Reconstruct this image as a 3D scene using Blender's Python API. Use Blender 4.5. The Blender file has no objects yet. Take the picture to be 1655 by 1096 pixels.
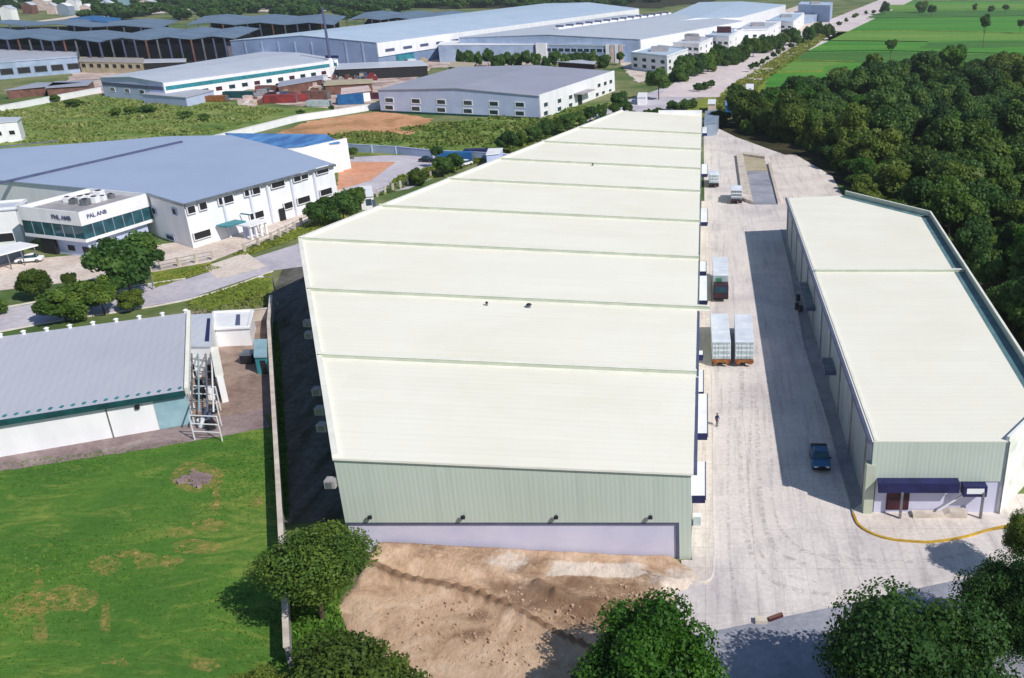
import bpy, math, random
import numpy as np
from mathutils import Vector, Matrix
R = math.radians
random.seed(7)
scene = bpy.context.scene
col = scene.collection

# ------------------------------------------------------------------ camera model (a drone 50 m up, wide lens, cropped frame)
F, CX, CY, H0 = 1447.0, 1140.0, 548.0, 50.0
PITCH = math.atan(607.0 / F)
SP, CP = math.sin(PITCH), math.cos(PITCH)

def ray(px, py):
    u = (px - CX) / F; v = (CY - py) / F
    return (u, CP + v * SP, -SP + v * CP)

def P(px, py, z=0.0):
    d = ray(px, py); t = (z - H0) / d[2]
    return (d[0] * t, d[1] * t)

def mpp(py, z=0.0):
    return F / ((P(CX, py, z)[1]) * CP + (H0 - z) * SP)      # pixels per metre across

def zat(px, py, Y):
    d = ray(px, py); t = Y / d[1]
    return H0 + d[2] * t

# ------------------------------------------------------------------ materials
def L(r, g, b, k=1.0):
    f = lambda c: (c / 255 / 12.92 if c / 255 <= .04045 else ((c / 255 + .055) / 1.055) ** 2.4) * k
    return (f(r), f(g), f(b), 1)

def nodes(name):
    m = bpy.data.materials.new(name); m.use_nodes = True
    nt = m.node_tree; b = nt.nodes['Principled BSDF']
    return m, nt, b

def ramp(nt, fac, stops):
    r = nt.nodes.new('ShaderNodeValToRGB')
    e = r.color_ramp.elements
    while len(e) < len(stops): e.new(.5)
    for x, (p, c) in zip(e, stops): x.position = p; x.color = c
    nt.links.new(fac, r.inputs[0]); return r.outputs[0]

def pos(nt, scale=(1, 1, 1), obj=False, rot=0):
    g = nt.nodes.new('ShaderNodeTexCoord') if obj else nt.nodes.new('ShaderNodeNewGeometry')
    mp = nt.nodes.new('ShaderNodeMapping'); mp.inputs['Scale'].default_value = scale
    mp.inputs['Rotation'].default_value = (0, 0, rot)
    nt.links.new(g.outputs['Object' if obj else 'Position'], mp.inputs[0]); return mp.outputs[0]

def noise(nt, vec, scale, detail=4, rough=.55, dist=0):
    n = nt.nodes.new('ShaderNodeTexNoise'); n.inputs['Scale'].default_value = scale
    n.inputs['Detail'].default_value = detail; n.inputs['Roughness'].default_value = rough
    n.inputs['Distortion'].default_value = dist
    nt.links.new(vec, n.inputs['Vector']); return n.outputs['Fac']

def mix(nt, fac, a, b, mode='MIX'):
    m = nt.nodes.new('ShaderNodeMix'); m.data_type = 'RGBA'; m.blend_type = mode
    if isinstance(fac, (int, float)): m.inputs[0].default_value = fac
    else: nt.links.new(fac, m.inputs[0])
    for i, c in ((6, a), (7, b)):
        if isinstance(c, tuple): m.inputs[i].default_value = c
        else: nt.links.new(c, m.inputs[i])
    return m.outputs[2]

def bump(nt, b, h, strength, dist=.05):
    n = nt.nodes.new('ShaderNodeBump'); n.inputs['Strength'].default_value = strength
    n.inputs['Distance'].default_value = dist
    nt.links.new(h, n.inputs['Height']); nt.links.new(n.outputs[0], b.inputs['Normal'])

def roof_sheet(name, c, c2, stain):
    m, nt, b = nodes(name)
    w = nt.nodes.new('ShaderNodeTexWave'); w.bands_direction = 'Y'; w.inputs['Scale'].default_value = 1 / 1.0 / 3.183
    nt.links.new(pos(nt), w.inputs['Vector'])
    f = noise(nt, pos(nt, (.04, 1.2, 1)), 1.0, 7, .75); g = noise(nt, pos(nt), .055, 6, .65, .6)
    o = mix(nt, .5, ramp(nt, f, [(.3, c2), (.62, c)]), ramp(nt, g, [(.32, stain), (.58, c)]))
    br = nt.nodes.new('ShaderNodeTexBrick'); br.offset = .37; br.inputs['Scale'].default_value = 1; br.inputs['Brick Width'].default_value = 12.2; br.inputs['Row Height'].default_value = 3.0
    br.inputs['Mortar Size'].default_value = .03; br.inputs['Mortar Smooth'].default_value = .4; br.inputs['Color1'].default_value = (1, 1, 1, 1); br.inputs['Color2'].default_value = (.975, .975, .97, 1); br.inputs['Mortar'].default_value = (.93, .93, .925, 1)
    nt.links.new(pos(nt), br.inputs['Vector']); o = mix(nt, 1.0, o, br.outputs['Color'], 'MULTIPLY')
    s_ = noise(nt, pos(nt, (.12, .9, 1)), .5, 8, .8, 1.0)
    o = mix(nt, ramp(nt, s_, [(.66, (0, 0, 0, 1)), (.82, (.55, .55, .55, 1))]), o, L(206, 198, 176))
    o = mix(nt, 1.0, o, ramp(nt, w.outputs['Fac'], [(0, (.978, .978, .978, 1)), (.3, (1, 1, 1, 1))]), 'MULTIPLY')
    nt.links.new(o, b.inputs['Base Color']); b.inputs['Roughness'].default_value = .6; b.inputs['Specular IOR Level'].default_value = .12
    bump(nt, b, w.outputs['Fac'], .04, .03); return m

def paint(name, c, c2=None, scale=.6, rough=.55, spec=.4, metal=0, amt=(.35, .7), stretch=(1, 1, 1)):
    m, nt, b = nodes(name)
    c2 = c2 or tuple([x * .82 for x in c[:3]] + [1])
    v = pos(nt, stretch)
    f = noise(nt, v, scale, 6, .62)
    o = ramp(nt, f, [(amt[0], c2), (amt[1], c)])
    nt.links.new(o, b.inputs['Base Color'])
    b.inputs['Roughness'].default_value = rough; b.inputs['Specular IOR Level'].default_value = spec
    b.inputs['Metallic'].default_value = metal
    return m

def ground_mat(name, cols, scale=.12, fine=1.8, rough=.95, bmp=.35, finemix=.45, dist=.6, stretch=(1, 1, 1), rot=0):
    """patchy ground: large noise through a colour ramp, then a finer grain of lighter and darker flecks"""
    m, nt, b = nodes(name)
    v = pos(nt, stretch, rot=rot)
    f = noise(nt, v, scale, 7, .62, dist)
    n = len(cols)
    o = ramp(nt, f, [(.3 + .42 * i / (n - 1), c) for i, c in enumerate(cols)])
    f2 = noise(nt, pos(nt), fine, 6, .7)
    lo = tuple([.45] * 3 + [1]); hi = tuple([1.55] * 3 + [1])
    g = ramp(nt, f2, [(.28, lo), (.72, hi)])
    o2 = mix(nt, finemix, o, mix(nt, 1.0, o, g, 'MULTIPLY'))
    nt.links.new(o2, b.inputs['Base Color'])
    b.inputs['Roughness'].default_value = rough; b.inputs['Specular IOR Level'].default_value = .15
    bump(nt, b, f2, bmp, .12)
    return m

def ribbed(name, c, c2, axis='X', pitch=.28, rough=.5, streak=.35, bmp=.4, joint=None, jointpitch=0, rot=0, stain=None, contrast=.12, spec=.35):
    """profiled sheet: ribs along one axis, weather streaks running down it, optional end-lap joints"""
    m, nt, b = nodes(name)
    v = pos(nt, rot=rot)
    w = nt.nodes.new('ShaderNodeTexWave'); w.bands_direction = axis
    w.inputs['Scale'].default_value = 1 / pitch / 3.183 ; w.inputs['Distortion'].default_value = 0
    nt.links.new(v, w.inputs['Vector'])
    st = {'X': (1.6, .05, .05), 'Y': (.05, 1.6, .05), 'Z': (.05, .05, 1.6)}[axis]
    f = noise(nt, pos(nt, st, rot=rot), 1.0, 6, .7)
    f3 = noise(nt, pos(nt), .07, 4, .6)
    o = ramp(nt, f, [(.3, c2), (.3 + streak, c)])
    big = ramp(nt, f3, [(.3, stain or c2), (.6, c)])
    o = mix(nt, .5, o, big)
    wr = ramp(nt, w.outputs['Fac'], [(0, (1 - contrast,) * 3 + (1,)), (.25, (1, 1, 1, 1))])
    o = mix(nt, 1.0, o, wr, 'MULTIPLY')
    nt.links.new(o, b.inputs['Base Color'])
    b.inputs['Roughness'].default_value = rough; b.inputs['Specular IOR Level'].default_value = spec
    bump(nt, b, w.outputs['Fac'], bmp, .03)
    return m

def glass(name, c=(.012, .03, .04, 1), rough=.12):
    m, nt, b = nodes(name)
    f = noise(nt, pos(nt), .5, 3)
    nt.links.new(ramp(nt, f, [(.35, c), (.7, tuple([x * 2.4 for x in c[:3]] + [1]))]), b.inputs['Base Color'])
    b.inputs['Roughness'].default_value = rough; b.inputs['Specular IOR Level'].default_value = .6
    return m

def leafmat(name, dark, mid, light):
    m, nt, b = nodes(name)
    a = nt.nodes.new('ShaderNodeAttribute'); a.attribute_name = 'tint'
    oi = nt.nodes.new('ShaderNodeObjectInfo')
    f = noise(nt, pos(nt, obj=True), 1.1, 3)
    add = nt.nodes.new('ShaderNodeMath'); add.operation = 'ADD'; nt.links.new(a.outputs['Fac'], add.inputs[0]); nt.links.new(f, add.inputs[1])
    ad2 = nt.nodes.new('ShaderNodeMath'); ad2.operation = 'MULTIPLY_ADD'
    nt.links.new(oi.outputs['Random'], ad2.inputs[0]); ad2.inputs[1].default_value = .75; nt.links.new(add.outputs[0], ad2.inputs[2])
    dv = nt.nodes.new('ShaderNodeMath'); dv.operation = 'DIVIDE'; nt.links.new(ad2.outputs[0], dv.inputs[0]); dv.inputs[1].default_value = 2.75
    o = ramp(nt, dv.outputs[0], [(.22, dark), (.5, mid), (.8, light)])
    nt.links.new(o, b.inputs['Base Color'])
    b.inputs['Roughness'].default_value = .55; b.inputs['Specular IOR Level'].default_value = .25
    tr = nt.nodes.new('ShaderNodeBsdfTranslucent'); nt.links.new(o, tr.inputs['Color'])
    ms = nt.nodes.new('ShaderNodeMixShader'); ms.inputs[0].default_value = .32
    nt.links.new(b.outputs[0], ms.inputs[1]); nt.links.new(tr.outputs[0], ms.inputs[2])
    nt.links.new(ms.outputs[0], nt.nodes['Material Output'].inputs['Surface'])
    return m

def concrete_mat(name, c1, c2, c3, slab=6.0):
    """cast concrete: slab joints, tyre stains and blotches"""
    m, nt, b = nodes(name)
    f = noise(nt, pos(nt), .09, 7, .65, .8)
    o = ramp(nt, f, [(.32, c3), (.5, c2), (.68, c1)])
    tyre = noise(nt, pos(nt, (.9, .06, 1)), 1.0, 5, .7, .3)
    o = mix(nt, 1.0, o, ramp(nt, tyre, [(.3, (.74, .74, .76, 1)), (.5, (1, 1, 1, 1))]), 'MULTIPLY')
    f2 = noise(nt, pos(nt), 2.2, 6, .75)
    o = mix(nt, 1.0, o, ramp(nt, f2, [(.25, (.78, .78, .78, 1)), (.7, (1.12, 1.12, 1.12, 1))]), 'MULTIPLY')
    br = nt.nodes.new('ShaderNodeTexBrick'); br.offset = 0
    br.inputs['Scale'].default_value = 1; br.inputs['Brick Width'].default_value = slab * .75; br.inputs['Row Height'].default_value = slab
    br.inputs['Mortar Size'].default_value = .05; br.inputs['Mortar Smooth'].default_value = .3
    br.inputs['Color1'].default_value = (1, 1, 1, 1); br.inputs['Color2'].default_value = (.96, .955, .95, 1); br.inputs['Mortar'].default_value = (.84, .83, .83, 1)
    nt.links.new(pos(nt), br.inputs['Vector'])
    o = mix(nt, 1.0, o, br.outputs['Color'], 'MULTIPLY')
    nt.links.new(o, b.inputs['Base Color'])
    b.inputs['Roughness'].default_value = .9; b.inputs['Specular IOR Level'].default_value = .2
    bump(nt, b, f2, .2, .03)
    return m

M = {}
M['roof_cream'] = roof_sheet('cream_roof_sheet', L(243, 240, 227), L(237, 233, 219), L(234, 229, 210))
M['roof_trim'] = paint('white_roof_trim', L(245, 243, 232), L(228, 227, 215), .4)
M['parapet_green'] = paint('pale_green_parapet', L(196, 201, 184), L(178, 186, 168), .5)
M['clad_green'] = ribbed('pale_green_cladding', L(198, 209, 198), L(178, 191, 180), 'X', .42, .5, .22, .2, stain=L(188, 198, 184), contrast=.05)
M['clad_plain'] = paint('pale_green_wall', L(206, 216, 200), L(184, 196, 180), .5)
M['lavender'] = paint('lavender_plaster', L(218, 216, 236), L(202, 201, 226), .3)
M['navy'] = paint('navy_paint', L(38, 42, 96), L(26, 29, 70), .8)
M['navy_trim'] = paint('slate_blue_flashing', L(92, 98, 128), L(75, 82, 112), .8)
M['white'] = paint('white_paint', L(243, 243, 245), L(226, 227, 232), .35, stretch=(1, 1, .3))
M['white_stain'] = paint('stained_white_render', L(240, 242, 238), L(190, 196, 180), .5, amt=(.3, .55))
M['grey_wall'] = paint('grey_blue_wall', L(150, 165, 182), L(125, 140, 158), .4)
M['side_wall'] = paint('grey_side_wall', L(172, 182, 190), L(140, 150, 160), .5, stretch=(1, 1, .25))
M['blue_grey_roof'] = ribbed('blue_grey_roof', L(172, 186, 212), L(158, 172, 200), 'X', .9, .4, .5, .1, rot=R(13), stain=L(160, 174, 204), contrast=.12)
M['lav_roof'] = ribbed('lavender_grey_roof', L(186, 188, 198), L(170, 173, 186), 'X', .8, .5, .4, .08, rot=R(-24), contrast=.045)
M['lilac_roof'] = ribbed('lilac_grey_roof', L(170, 170, 184), L(150, 152, 170), 'Y', 1.2, .45, .5, .08, contrast=.05)
M['pale_roof'] = ribbed('pale_blue_roof', L(196, 212, 230), L(178, 196, 218), 'X', 1.5, .4, .5, .08, contrast=.06)
M['grey_roof'] = ribbed('light_grey_roof', L(204, 208, 218), L(186, 192, 206), 'X', 1.5, .4, .5, .08, contrast=.06)
M['shed_roof'] = ribbed('slate_shed_roof', L(120, 140, 162), L(84, 100, 124), 'X', 2.5, .5, .5, .1, contrast=.15)
M['blue_roof'] = paint('bright_blue_roof', L(96, 152, 208), L(62, 108, 168), .25, amt=(.4, .6), stretch=(1, .3, 1))
M['far_wall'] = paint('blue_grey_far_wall', L(166, 182, 208), L(138, 156, 184), .2)
M['slate_wall'] = paint('slate_blue_wall', L(140, 158, 190), L(116, 136, 170), .1)
M['lav_wall'] = paint('pale_lavender_wall', L(196, 206, 236), L(178, 190, 222), .2)
M['pil'] = paint('pale_pilaster', L(220, 224, 234), L(206, 210, 224), .4)
M['teal'] = paint('teal_paint', L(60, 150, 160), L(40, 110, 122), .6)
M['teal_dark'] = paint('dark_teal_gutter', L(20, 84, 84), L(12, 54, 60), .6)
M['teal_gutter'] = paint('teal_gutter_lining', L(108, 142, 146), L(80, 112, 120), .5)
M['teal_light'] = paint('pale_teal_panel', L(158, 190, 200), L(132, 166, 180), .6)
M['glass'] = glass('dark_glass')
M['band_glass'] = glass('teal_band_glass', (.012, .05, .065, 1), .08)
M['dark'] = paint('dark_opening', (.012, .012, .016, 1), (.02, .02, .024, 1))
M['maroon'] = paint('maroon_door', L(84, 40, 52), L(52, 24, 36), 1)
M['metal'] = paint('grey_metal', L(150, 155, 160), L(112, 117, 124), .9, .4, .5, .5)
M['black'] = paint('black_rubber', (.015, .015, .017, 1), (.025, .025, .027, 1), 2, .8)
M['yellow'] = paint('yellow_kerb_paint', L(214, 178, 60), L(170, 134, 52), .9)
M['orange'] = paint('orange_bumper', L(166, 110, 60), L(110, 66, 40), 1.5)
M['red'] = paint('rusty_red_paint', L(164, 62, 64), L(112, 48, 50), .5)
M['blue'] = paint('blue_paint', L(40, 112, 168), L(30, 84, 140), .5)
M['brown'] = paint('rusty_brown', L(134, 96, 84), L(96, 66, 60), .4)
M['tan'] = paint('tan_masonry', L(196, 184, 156), L(170, 156, 130), .4)
M['pink'] = paint('pale_pink_render', L(226, 206, 200), L(200, 176, 172), .4)
M['car_blue'] = paint('car_blue', L(46, 108, 160), L(38, 90, 140), .3, .25, .6)
M['car_dark'] = paint('dark_cab_paint', L(64, 34, 48), L(44, 24, 34), .8, .35, .5)
M['box_white'] = paint('truck_box_white', L(232, 236, 244), L(206, 212, 224), .5, .45)
M['box_side'] = paint('truck_box_grey', L(190, 202, 206), L(150, 166, 172), .9, .5)
M['green_mark'] = paint('green_panel', L(80, 150, 120), L(56, 116, 96), 1)
M['skin'] = paint('skin', L(150, 104, 80), L(130, 88, 68))
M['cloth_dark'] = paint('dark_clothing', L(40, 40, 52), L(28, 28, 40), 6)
M['conc_wall'] = paint('pale_concrete_wall', L(226, 214, 200), L(186, 174, 164), .7)
M['conc_grey'] = paint('grey_concrete', L(176, 172, 174), L(146, 142, 146), .5)
M['kerb'] = paint('pale_kerb', L(232, 224, 218), L(206, 196, 190), .6)
M['bark'] = paint('bark', (.12, .09, .06, 1), (.06, .045, .03, 1), 3)
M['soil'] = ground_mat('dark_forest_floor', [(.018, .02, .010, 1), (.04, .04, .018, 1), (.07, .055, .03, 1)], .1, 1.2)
# ground
M['base'] = ground_mat('countryside', [L(56, 80, 46), L(86, 108, 58), L(130, 132, 92), L(104, 106, 76)], .025, .4)
M['lawn'] = None
M['scrub_ground'] = ground_mat('scrub_ground', [L(66, 96, 44), L(104, 128, 62), L(134, 146, 84), L(160, 148, 108)], .07, .6)
M['field'] = ground_mat('rice_field', [L(52, 108, 40), L(70, 132, 48), L(84, 140, 52), L(112, 152, 66)], .022, .3, .95, .2, .4, .8, (.3, 2.6, 1), R(2))
M['verge'] = ground_mat('dry_verge_grass', [L(86, 108, 44), L(126, 138, 56), L(168, 158, 84)], .15, 1.4)
M['orange_soil'] = ground_mat('orange_soil', [L(146, 118, 78), L(186, 138, 102), L(206, 156, 120), L(140, 140, 80)], .06, .6)
M['red_soil'] = ground_mat('red_court', [L(196, 136, 108), L(214, 156, 126), L(188, 146, 130)], .1, .9)
M['brown_yard'] = ground_mat('brown_yard', [L(118, 98, 90), L(150, 130, 120), L(172, 154, 144)], .2, 1.6)
M['path'] = ground_mat('grey_brown_path', [L(122, 104, 104), L(148, 130, 130), L(170, 156, 152)], .2, 1.6)
M['dirt'] = None
M['gravel_yard'] = ground_mat('pinkish_yard', [L(190, 172, 160), L(214, 200, 190), L(228, 214, 204)], .1, 1.2)
M['asphalt'] = ground_mat('grey_asphalt', [L(128, 130, 142), L(150, 152, 164), L(172, 170, 178)], .15, 1.6, .9, .2, .3)
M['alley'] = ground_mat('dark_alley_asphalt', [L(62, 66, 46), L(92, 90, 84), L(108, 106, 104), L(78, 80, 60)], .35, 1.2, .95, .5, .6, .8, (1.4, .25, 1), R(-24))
M['street'] = ground_mat('pale_street', [L(172, 168, 180), L(192, 186, 196), L(208, 204, 208)], .12, 1.2, .9, .2, .3)
M['far_road'] = ground_mat('pinkish_far_road', [L(196, 182, 186), L(214, 200, 200), L(226, 216, 210)], .03, .4, .9, .1, .3)
M['rubble_yard'] = ground_mat('littered_yard', [L(120, 104, 104), L(172, 150, 144), L(206, 190, 180), L(110, 88, 92)], .1, .35)
M['concrete'] = concrete_mat('driveway_concrete', L(232, 223, 218), L(220, 211, 208), L(202, 194, 195))
M['apron'] = concrete_mat('apron_concrete', L(236, 226, 216), L(226, 215, 207), L(210, 198, 192), 3)

def lawn_mat():
    m, nt, b = nodes('lawn_grass')
    f = noise(nt, pos(nt), .05, 7, .6, .3)
    o = ramp(nt, f, [(.3, L(70, 110, 48)), (.46, L(82, 122, 50)), (.58, L(94, 132, 54)), (.7, L(114, 146, 64))])
    p = noise(nt, pos(nt, (.5, 1.3, 1)), .3, 8, .75, 1.6)      # dry, yellowed turf
    big = noise(nt, pos(nt), .035, 3, .5)
    mu = nt.nodes.new('ShaderNodeMath'); mu.operation = 'MULTIPLY_ADD'; nt.links.new(big, mu.inputs[0]); mu.inputs[1].default_value = .5; nt.links.new(p, mu.inputs[2])
    o = mix(nt, ramp(nt, mu.outputs[0], [(.74, (0, 0, 0, 1)), (.92, (.7, .7, .7, 1))]), o, L(150, 158, 78))
    f2 = noise(nt, pos(nt, (1, 1.5, 1)), 1.1, 9, .8, .5)
    o = mix(nt, .6, o, mix(nt, 1.0, o, ramp(nt, f2, [(.3, (.55, .6, .55, 1)), (.5, (1, 1, 1, 1)), (.72, (1.4, 1.35, 1.4, 1))]), 'MULTIPLY'))
    nt.links.new(o, b.inputs['Base Color']); b.inputs['Roughness'].default_value = .95; b.inputs['Specular IOR Level'].default_value = .1
    bump(nt, b, f2, .7, .25)
    return m
M['lawn'] = lawn_mat()

def dirt_mat():
    """pale trampled soil, with freshly dug darker earth where the digger has been"""
    m, nt, b = nodes('bare_dirt')
    f = noise(nt, pos(nt), .22, 9, .7, 1.6)
    o = ramp(nt, f, [(.3, L(164, 134, 108)), (.42, L(200, 168, 140)), (.56, L(217, 187, 160)), (.72, L(230, 206, 184))])
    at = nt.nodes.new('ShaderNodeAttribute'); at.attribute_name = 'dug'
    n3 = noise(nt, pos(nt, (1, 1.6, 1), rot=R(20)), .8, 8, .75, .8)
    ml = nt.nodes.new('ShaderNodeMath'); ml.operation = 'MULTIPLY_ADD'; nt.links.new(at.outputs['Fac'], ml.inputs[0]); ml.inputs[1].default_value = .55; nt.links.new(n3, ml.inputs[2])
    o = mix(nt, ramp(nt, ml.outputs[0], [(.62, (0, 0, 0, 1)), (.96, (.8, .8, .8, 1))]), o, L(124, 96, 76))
    a2 = nt.nodes.new('ShaderNodeAttribute'); a2.attribute_name = 'pale'
    m2 = nt.nodes.new('ShaderNodeMath'); m2.operation = 'MULTIPLY_ADD'; nt.links.new(a2.outputs['Fac'], m2.inputs[0]); m2.inputs[1].default_value = .6; nt.links.new(n3, m2.inputs[2])
    o = mix(nt, ramp(nt, m2.outputs[0], [(.78, (0, 0, 0, 1)), (.98, (.85, .85, .85, 1))]), o, L(232, 218, 206))
    f2 = noise(nt, pos(nt, (1, .5, 1), rot=R(25)), 2.2, 10, .85, .4)
    o = mix(nt, .8, o, mix(nt, 1.0, o, ramp(nt, f2, [(.3, (.62, .58, .55, 1)), (.5, (1, 1, 1, 1)), (.72, (1.22, 1.22, 1.22, 1))]), 'MULTIPLY'))
    nt.links.new(o, b.inputs['Base Color']); b.inputs['Roughness'].default_value = 1; b.inputs['Specular IOR Level'].default_value = .1
    bump(nt, b, f2, .9, .22)
    return m
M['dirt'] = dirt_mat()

M['leaf_a'] = leafmat('leaves_mid_green', L(46, 74, 28), L(76, 106, 40), L(118, 140, 58))
M['leaf_b'] = leafmat('leaves_deep_green', L(40, 70, 34), L(68, 102, 46), L(110, 136, 62))
M['leaf_c'] = leafmat('leaves_olive', L(50, 74, 28), L(84, 106, 40), L(126, 140, 58))
M['leaf_n'] = leafmat('leaves_dark_near', L(32, 64, 28), L(56, 90, 36), L(94, 122, 52))
M['leaf_d'] = leafmat('leaves_bright', L(44, 84, 24), L(72, 116, 34), L(112, 148, 52))

# ------------------------------------------------------------------ mesh building
class MB:
    def __init__(s): s.v = []; s.f = []; s.m = []; s.cur = 0
    def add(s, vs, fs):
        n = len(s.v); s.v += [tuple(x) for x in vs]; s.f += [tuple(n + i for i in f) for f in fs]; s.m += [s.cur] * len(fs); return s
    def box(s, x0, y0, z0, x1, y1, z1):
        x0, x1 = sorted((x0, x1)); y0, y1 = sorted((y0, y1)); z0, z1 = sorted((z0, z1))
        return s.add([(x0, y0, z0), (x1, y0, z0), (x1, y1, z0), (x0, y1, z0), (x0, y0, z1), (x1, y0, z1), (x1, y1, z1), (x0, y1, z1)],
                     [(0, 3, 2, 1), (4, 5, 6, 7), (0, 1, 5, 4), (1, 2, 6, 5), (2, 3, 7, 6), (3, 0, 4, 7)])
    def prism(s, poly, z0, z1):
        a = sum(poly[i][0] * poly[(i + 1) % len(poly)][1] - poly[(i + 1) % len(poly)][0] * poly[i][1] for i in range(len(poly)))
        if a < 0: poly = poly[::-1]
        n = len(poly)
        f0 = z0 if callable(z0) else (lambda x, y: z0); f1 = z1 if callable(z1) else (lambda x, y: z1)
        return s.add([(x, y, f0(x, y)) for x, y in poly] + [(x, y, f1(x, y)) for x, y in poly],
                     [tuple(range(n))[::-1], tuple(range(n, 2 * n))] + [(i, (i + 1) % n, n + (i + 1) % n, n + i) for i in range(n)])
    def seg(s, p, q, z0, z1, t, off=0.0, z1b=None, z0b=None):
        """a wall of thickness t along p-q; off moves it sideways (left of p->q positive)"""
        d = Vector((q[0] - p[0], q[1] - p[1])); d.normalize(); n = Vector((-d.y, d.x))
        a = [(p[0] + n.x * (off - t / 2), p[1] + n.y * (off - t / 2)), (q[0] + n.x * (off - t / 2), q[1] + n.y * (off - t / 2)),
             (q[0] + n.x * (off + t / 2), q[1] + n.y * (off + t / 2)), (p[0] + n.x * (off + t / 2), p[1] + n.y * (off + t / 2))]
        z1b = z1 if z1b is None else z1b; z0b = z0 if z0b is None else z0b
        zb = [z0, z0b, z0b, z0]; zt = [z1, z1b, z1b, z1]
        return s.add([(a[i][0], a[i][1], zb[i]) for i in range(4)] + [(a[i][0], a[i][1], zt[i]) for i in range(4)],
                     [(3, 2, 1, 0), (4, 5, 6, 7), (0, 1, 5, 4), (1, 2, 6, 5), (2, 3, 7, 6), (3, 0, 4, 7)])
    def xz(s, pts, y0, y1):
        n = len(pts); a = sum(pts[i][0] * pts[(i + 1) % n][1] - pts[(i + 1) % n][0] * pts[i][1] for i in range(n))
        if a < 0: pts = pts[::-1]
        return s.add([(x, y0, z) for x, z in pts] + [(x, y1, z) for x, z in pts],
                     [tuple(range(n)), tuple(range(n, 2 * n))[::-1]] + [((i + 1) % n, i, n + i, n + (i + 1) % n) for i in range(n)])
    def yz(s, pts, x0, x1):
        n = len(pts); a = sum(pts[i][0] * pts[(i + 1) % n][1] - pts[(i + 1) % n][0] * pts[i][1] for i in range(n))
        if a < 0: pts = pts[::-1]
        return s.add([(x1, y, z) for y, z in pts] + [(x0, y, z) for y, z in pts],
                     [tuple(range(n)), tuple(range(n, 2 * n))[::-1]] + [((i + 1) % n, i, n + i, n + (i + 1) % n) for i in range(n)])
    def tube(s, p, q, r0, r1=None, n=8):
        r1 = r0 if r1 is None else r1
        p = Vector(p); q = Vector(q); d = (q - p).normalized()
        a = d.orthogonal().normalized(); b = d.cross(a)
        vs = []
        for c, r in ((p, r0), (q, r1)):
            for i in range(n):
                t = 2 * math.pi * i / n; vs.append(c + a * (r * math.cos(t)) + b * (r * math.sin(t)))
        return s.add(vs, [(i, (i + 1) % n, n + (i + 1) % n, n + i) for i in range(n)] + [tuple(range(n))[::-1], tuple(range(n, 2 * n))])
    def build(s, name, mat, parent=None, bevel=0, smooth=False):
        me = bpy.data.meshes.new(name)
        off = Vector((0, 0, 0))
        p = parent
        while p is not None: off += p.location; p = p.parent
        me.from_pydata([tuple(Vector(v) - off) for v in s.v], [], s.f)
        for mt in (mat if isinstance(mat, list) else [mat]): me.materials.append(mt)
        if isinstance(mat, list): me.polygons.foreach_set('material_index', s.m)
        if smooth: me.polygons.foreach_set('use_smooth', [True] * len(me.polygons))
        me.update()
        o = bpy.data.objects.new(name, me); col.objects.link(o)
        if parent is not None: o.parent = parent
        if bevel:
            b = o.modifiers.new('Bevel', 'BEVEL'); b.width = bevel; b.segments = 2; b.limit_method = 'ANGLE'
        return o

def tag(o, label, cat, group=None):
    o['label'] = label; o['category'] = cat
    if group: o['group'] = group
    return o

def thing(name, label, cat, loc, group=None, rotz=0):
    o = bpy.data.objects.new(name, None); col.objects.link(o)
    o.empty_display_size = .5
    o.location = (loc[0], loc[1], loc[2] if len(loc) > 2 else 0); o.rotation_euler = (0, 0, rotz)
    return tag(o, label, cat, group)

def copy_tree(o, parent=None):
    c = o.copy(); col.objects.link(c)
    if parent is not None: c.parent = parent
    for ch in list(o.children): copy_tree(ch, c)
    return c

def jitter(poly, step, amp, seed=1):
    rng = random.Random(seed); out = []
    for i in range(len(poly)):
        a, b = Vector(poly[i]), Vector(poly[(i + 1) % len(poly)])
        n = max(1, int((b - a).length / step)); 
        for k in range(n):
            p = a.lerp(b, k / n)
            out.append((p.x + rng.uniform(-amp, amp), p.y + rng.uniform(-amp, amp)))
    return out

def sheet(name, poly, z, mat, step=0, amp=0, kind='structure', seed=1):
    if step: poly = jitter(poly, step, amp, seed)
    import mathutils
    tess = mathutils.geometry.tessellate_polygon([[Vector((x, y, 0)) for x, y in poly]])
    mb = MB(); 
    fs = []
    for t in tess:
        a, b, c = [Vector(poly[i]) for i in t]
        cr = (b.x - a.x) * (c.y - a.y) - (b.y - a.y) * (c.x - a.x)
        fs.append(tuple(t) if cr > 0 else tuple(t)[::-1])
    mb.add([(x, y, z) for x, y in poly], fs)
    o = mb.build(name, mat); o['kind'] = kind
    return o

def px(*pts, z=0): return [P(a, b, z) for a, b in pts]

def toward(p, q):
    """unit direction of p->q and the normal of that wall that looks to the camera side"""
    d = Vector((q[0] - p[0], q[1] - p[1])); ln = d.length; d.normalize(); n = Vector((d.y, -d.x))
    mid = Vector(((p[0] + q[0]) / 2, (p[1] + q[1]) / 2))
    if n.dot(-mid) < 0: n = -n
    return d, n, ln

def panel(mb, p, q, s0, s1, z0, z1, out=.05, back=.1):
    d, n, ln = toward(p, q)
    a = Vector(p) + d * s0; b = Vector(p) + d * s1
    pts = [a - n * back, b - n * back, b + n * out, a + n * out]
    mb.prism([(v.x, v.y) for v in pts], z0, z1); return mb

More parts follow.
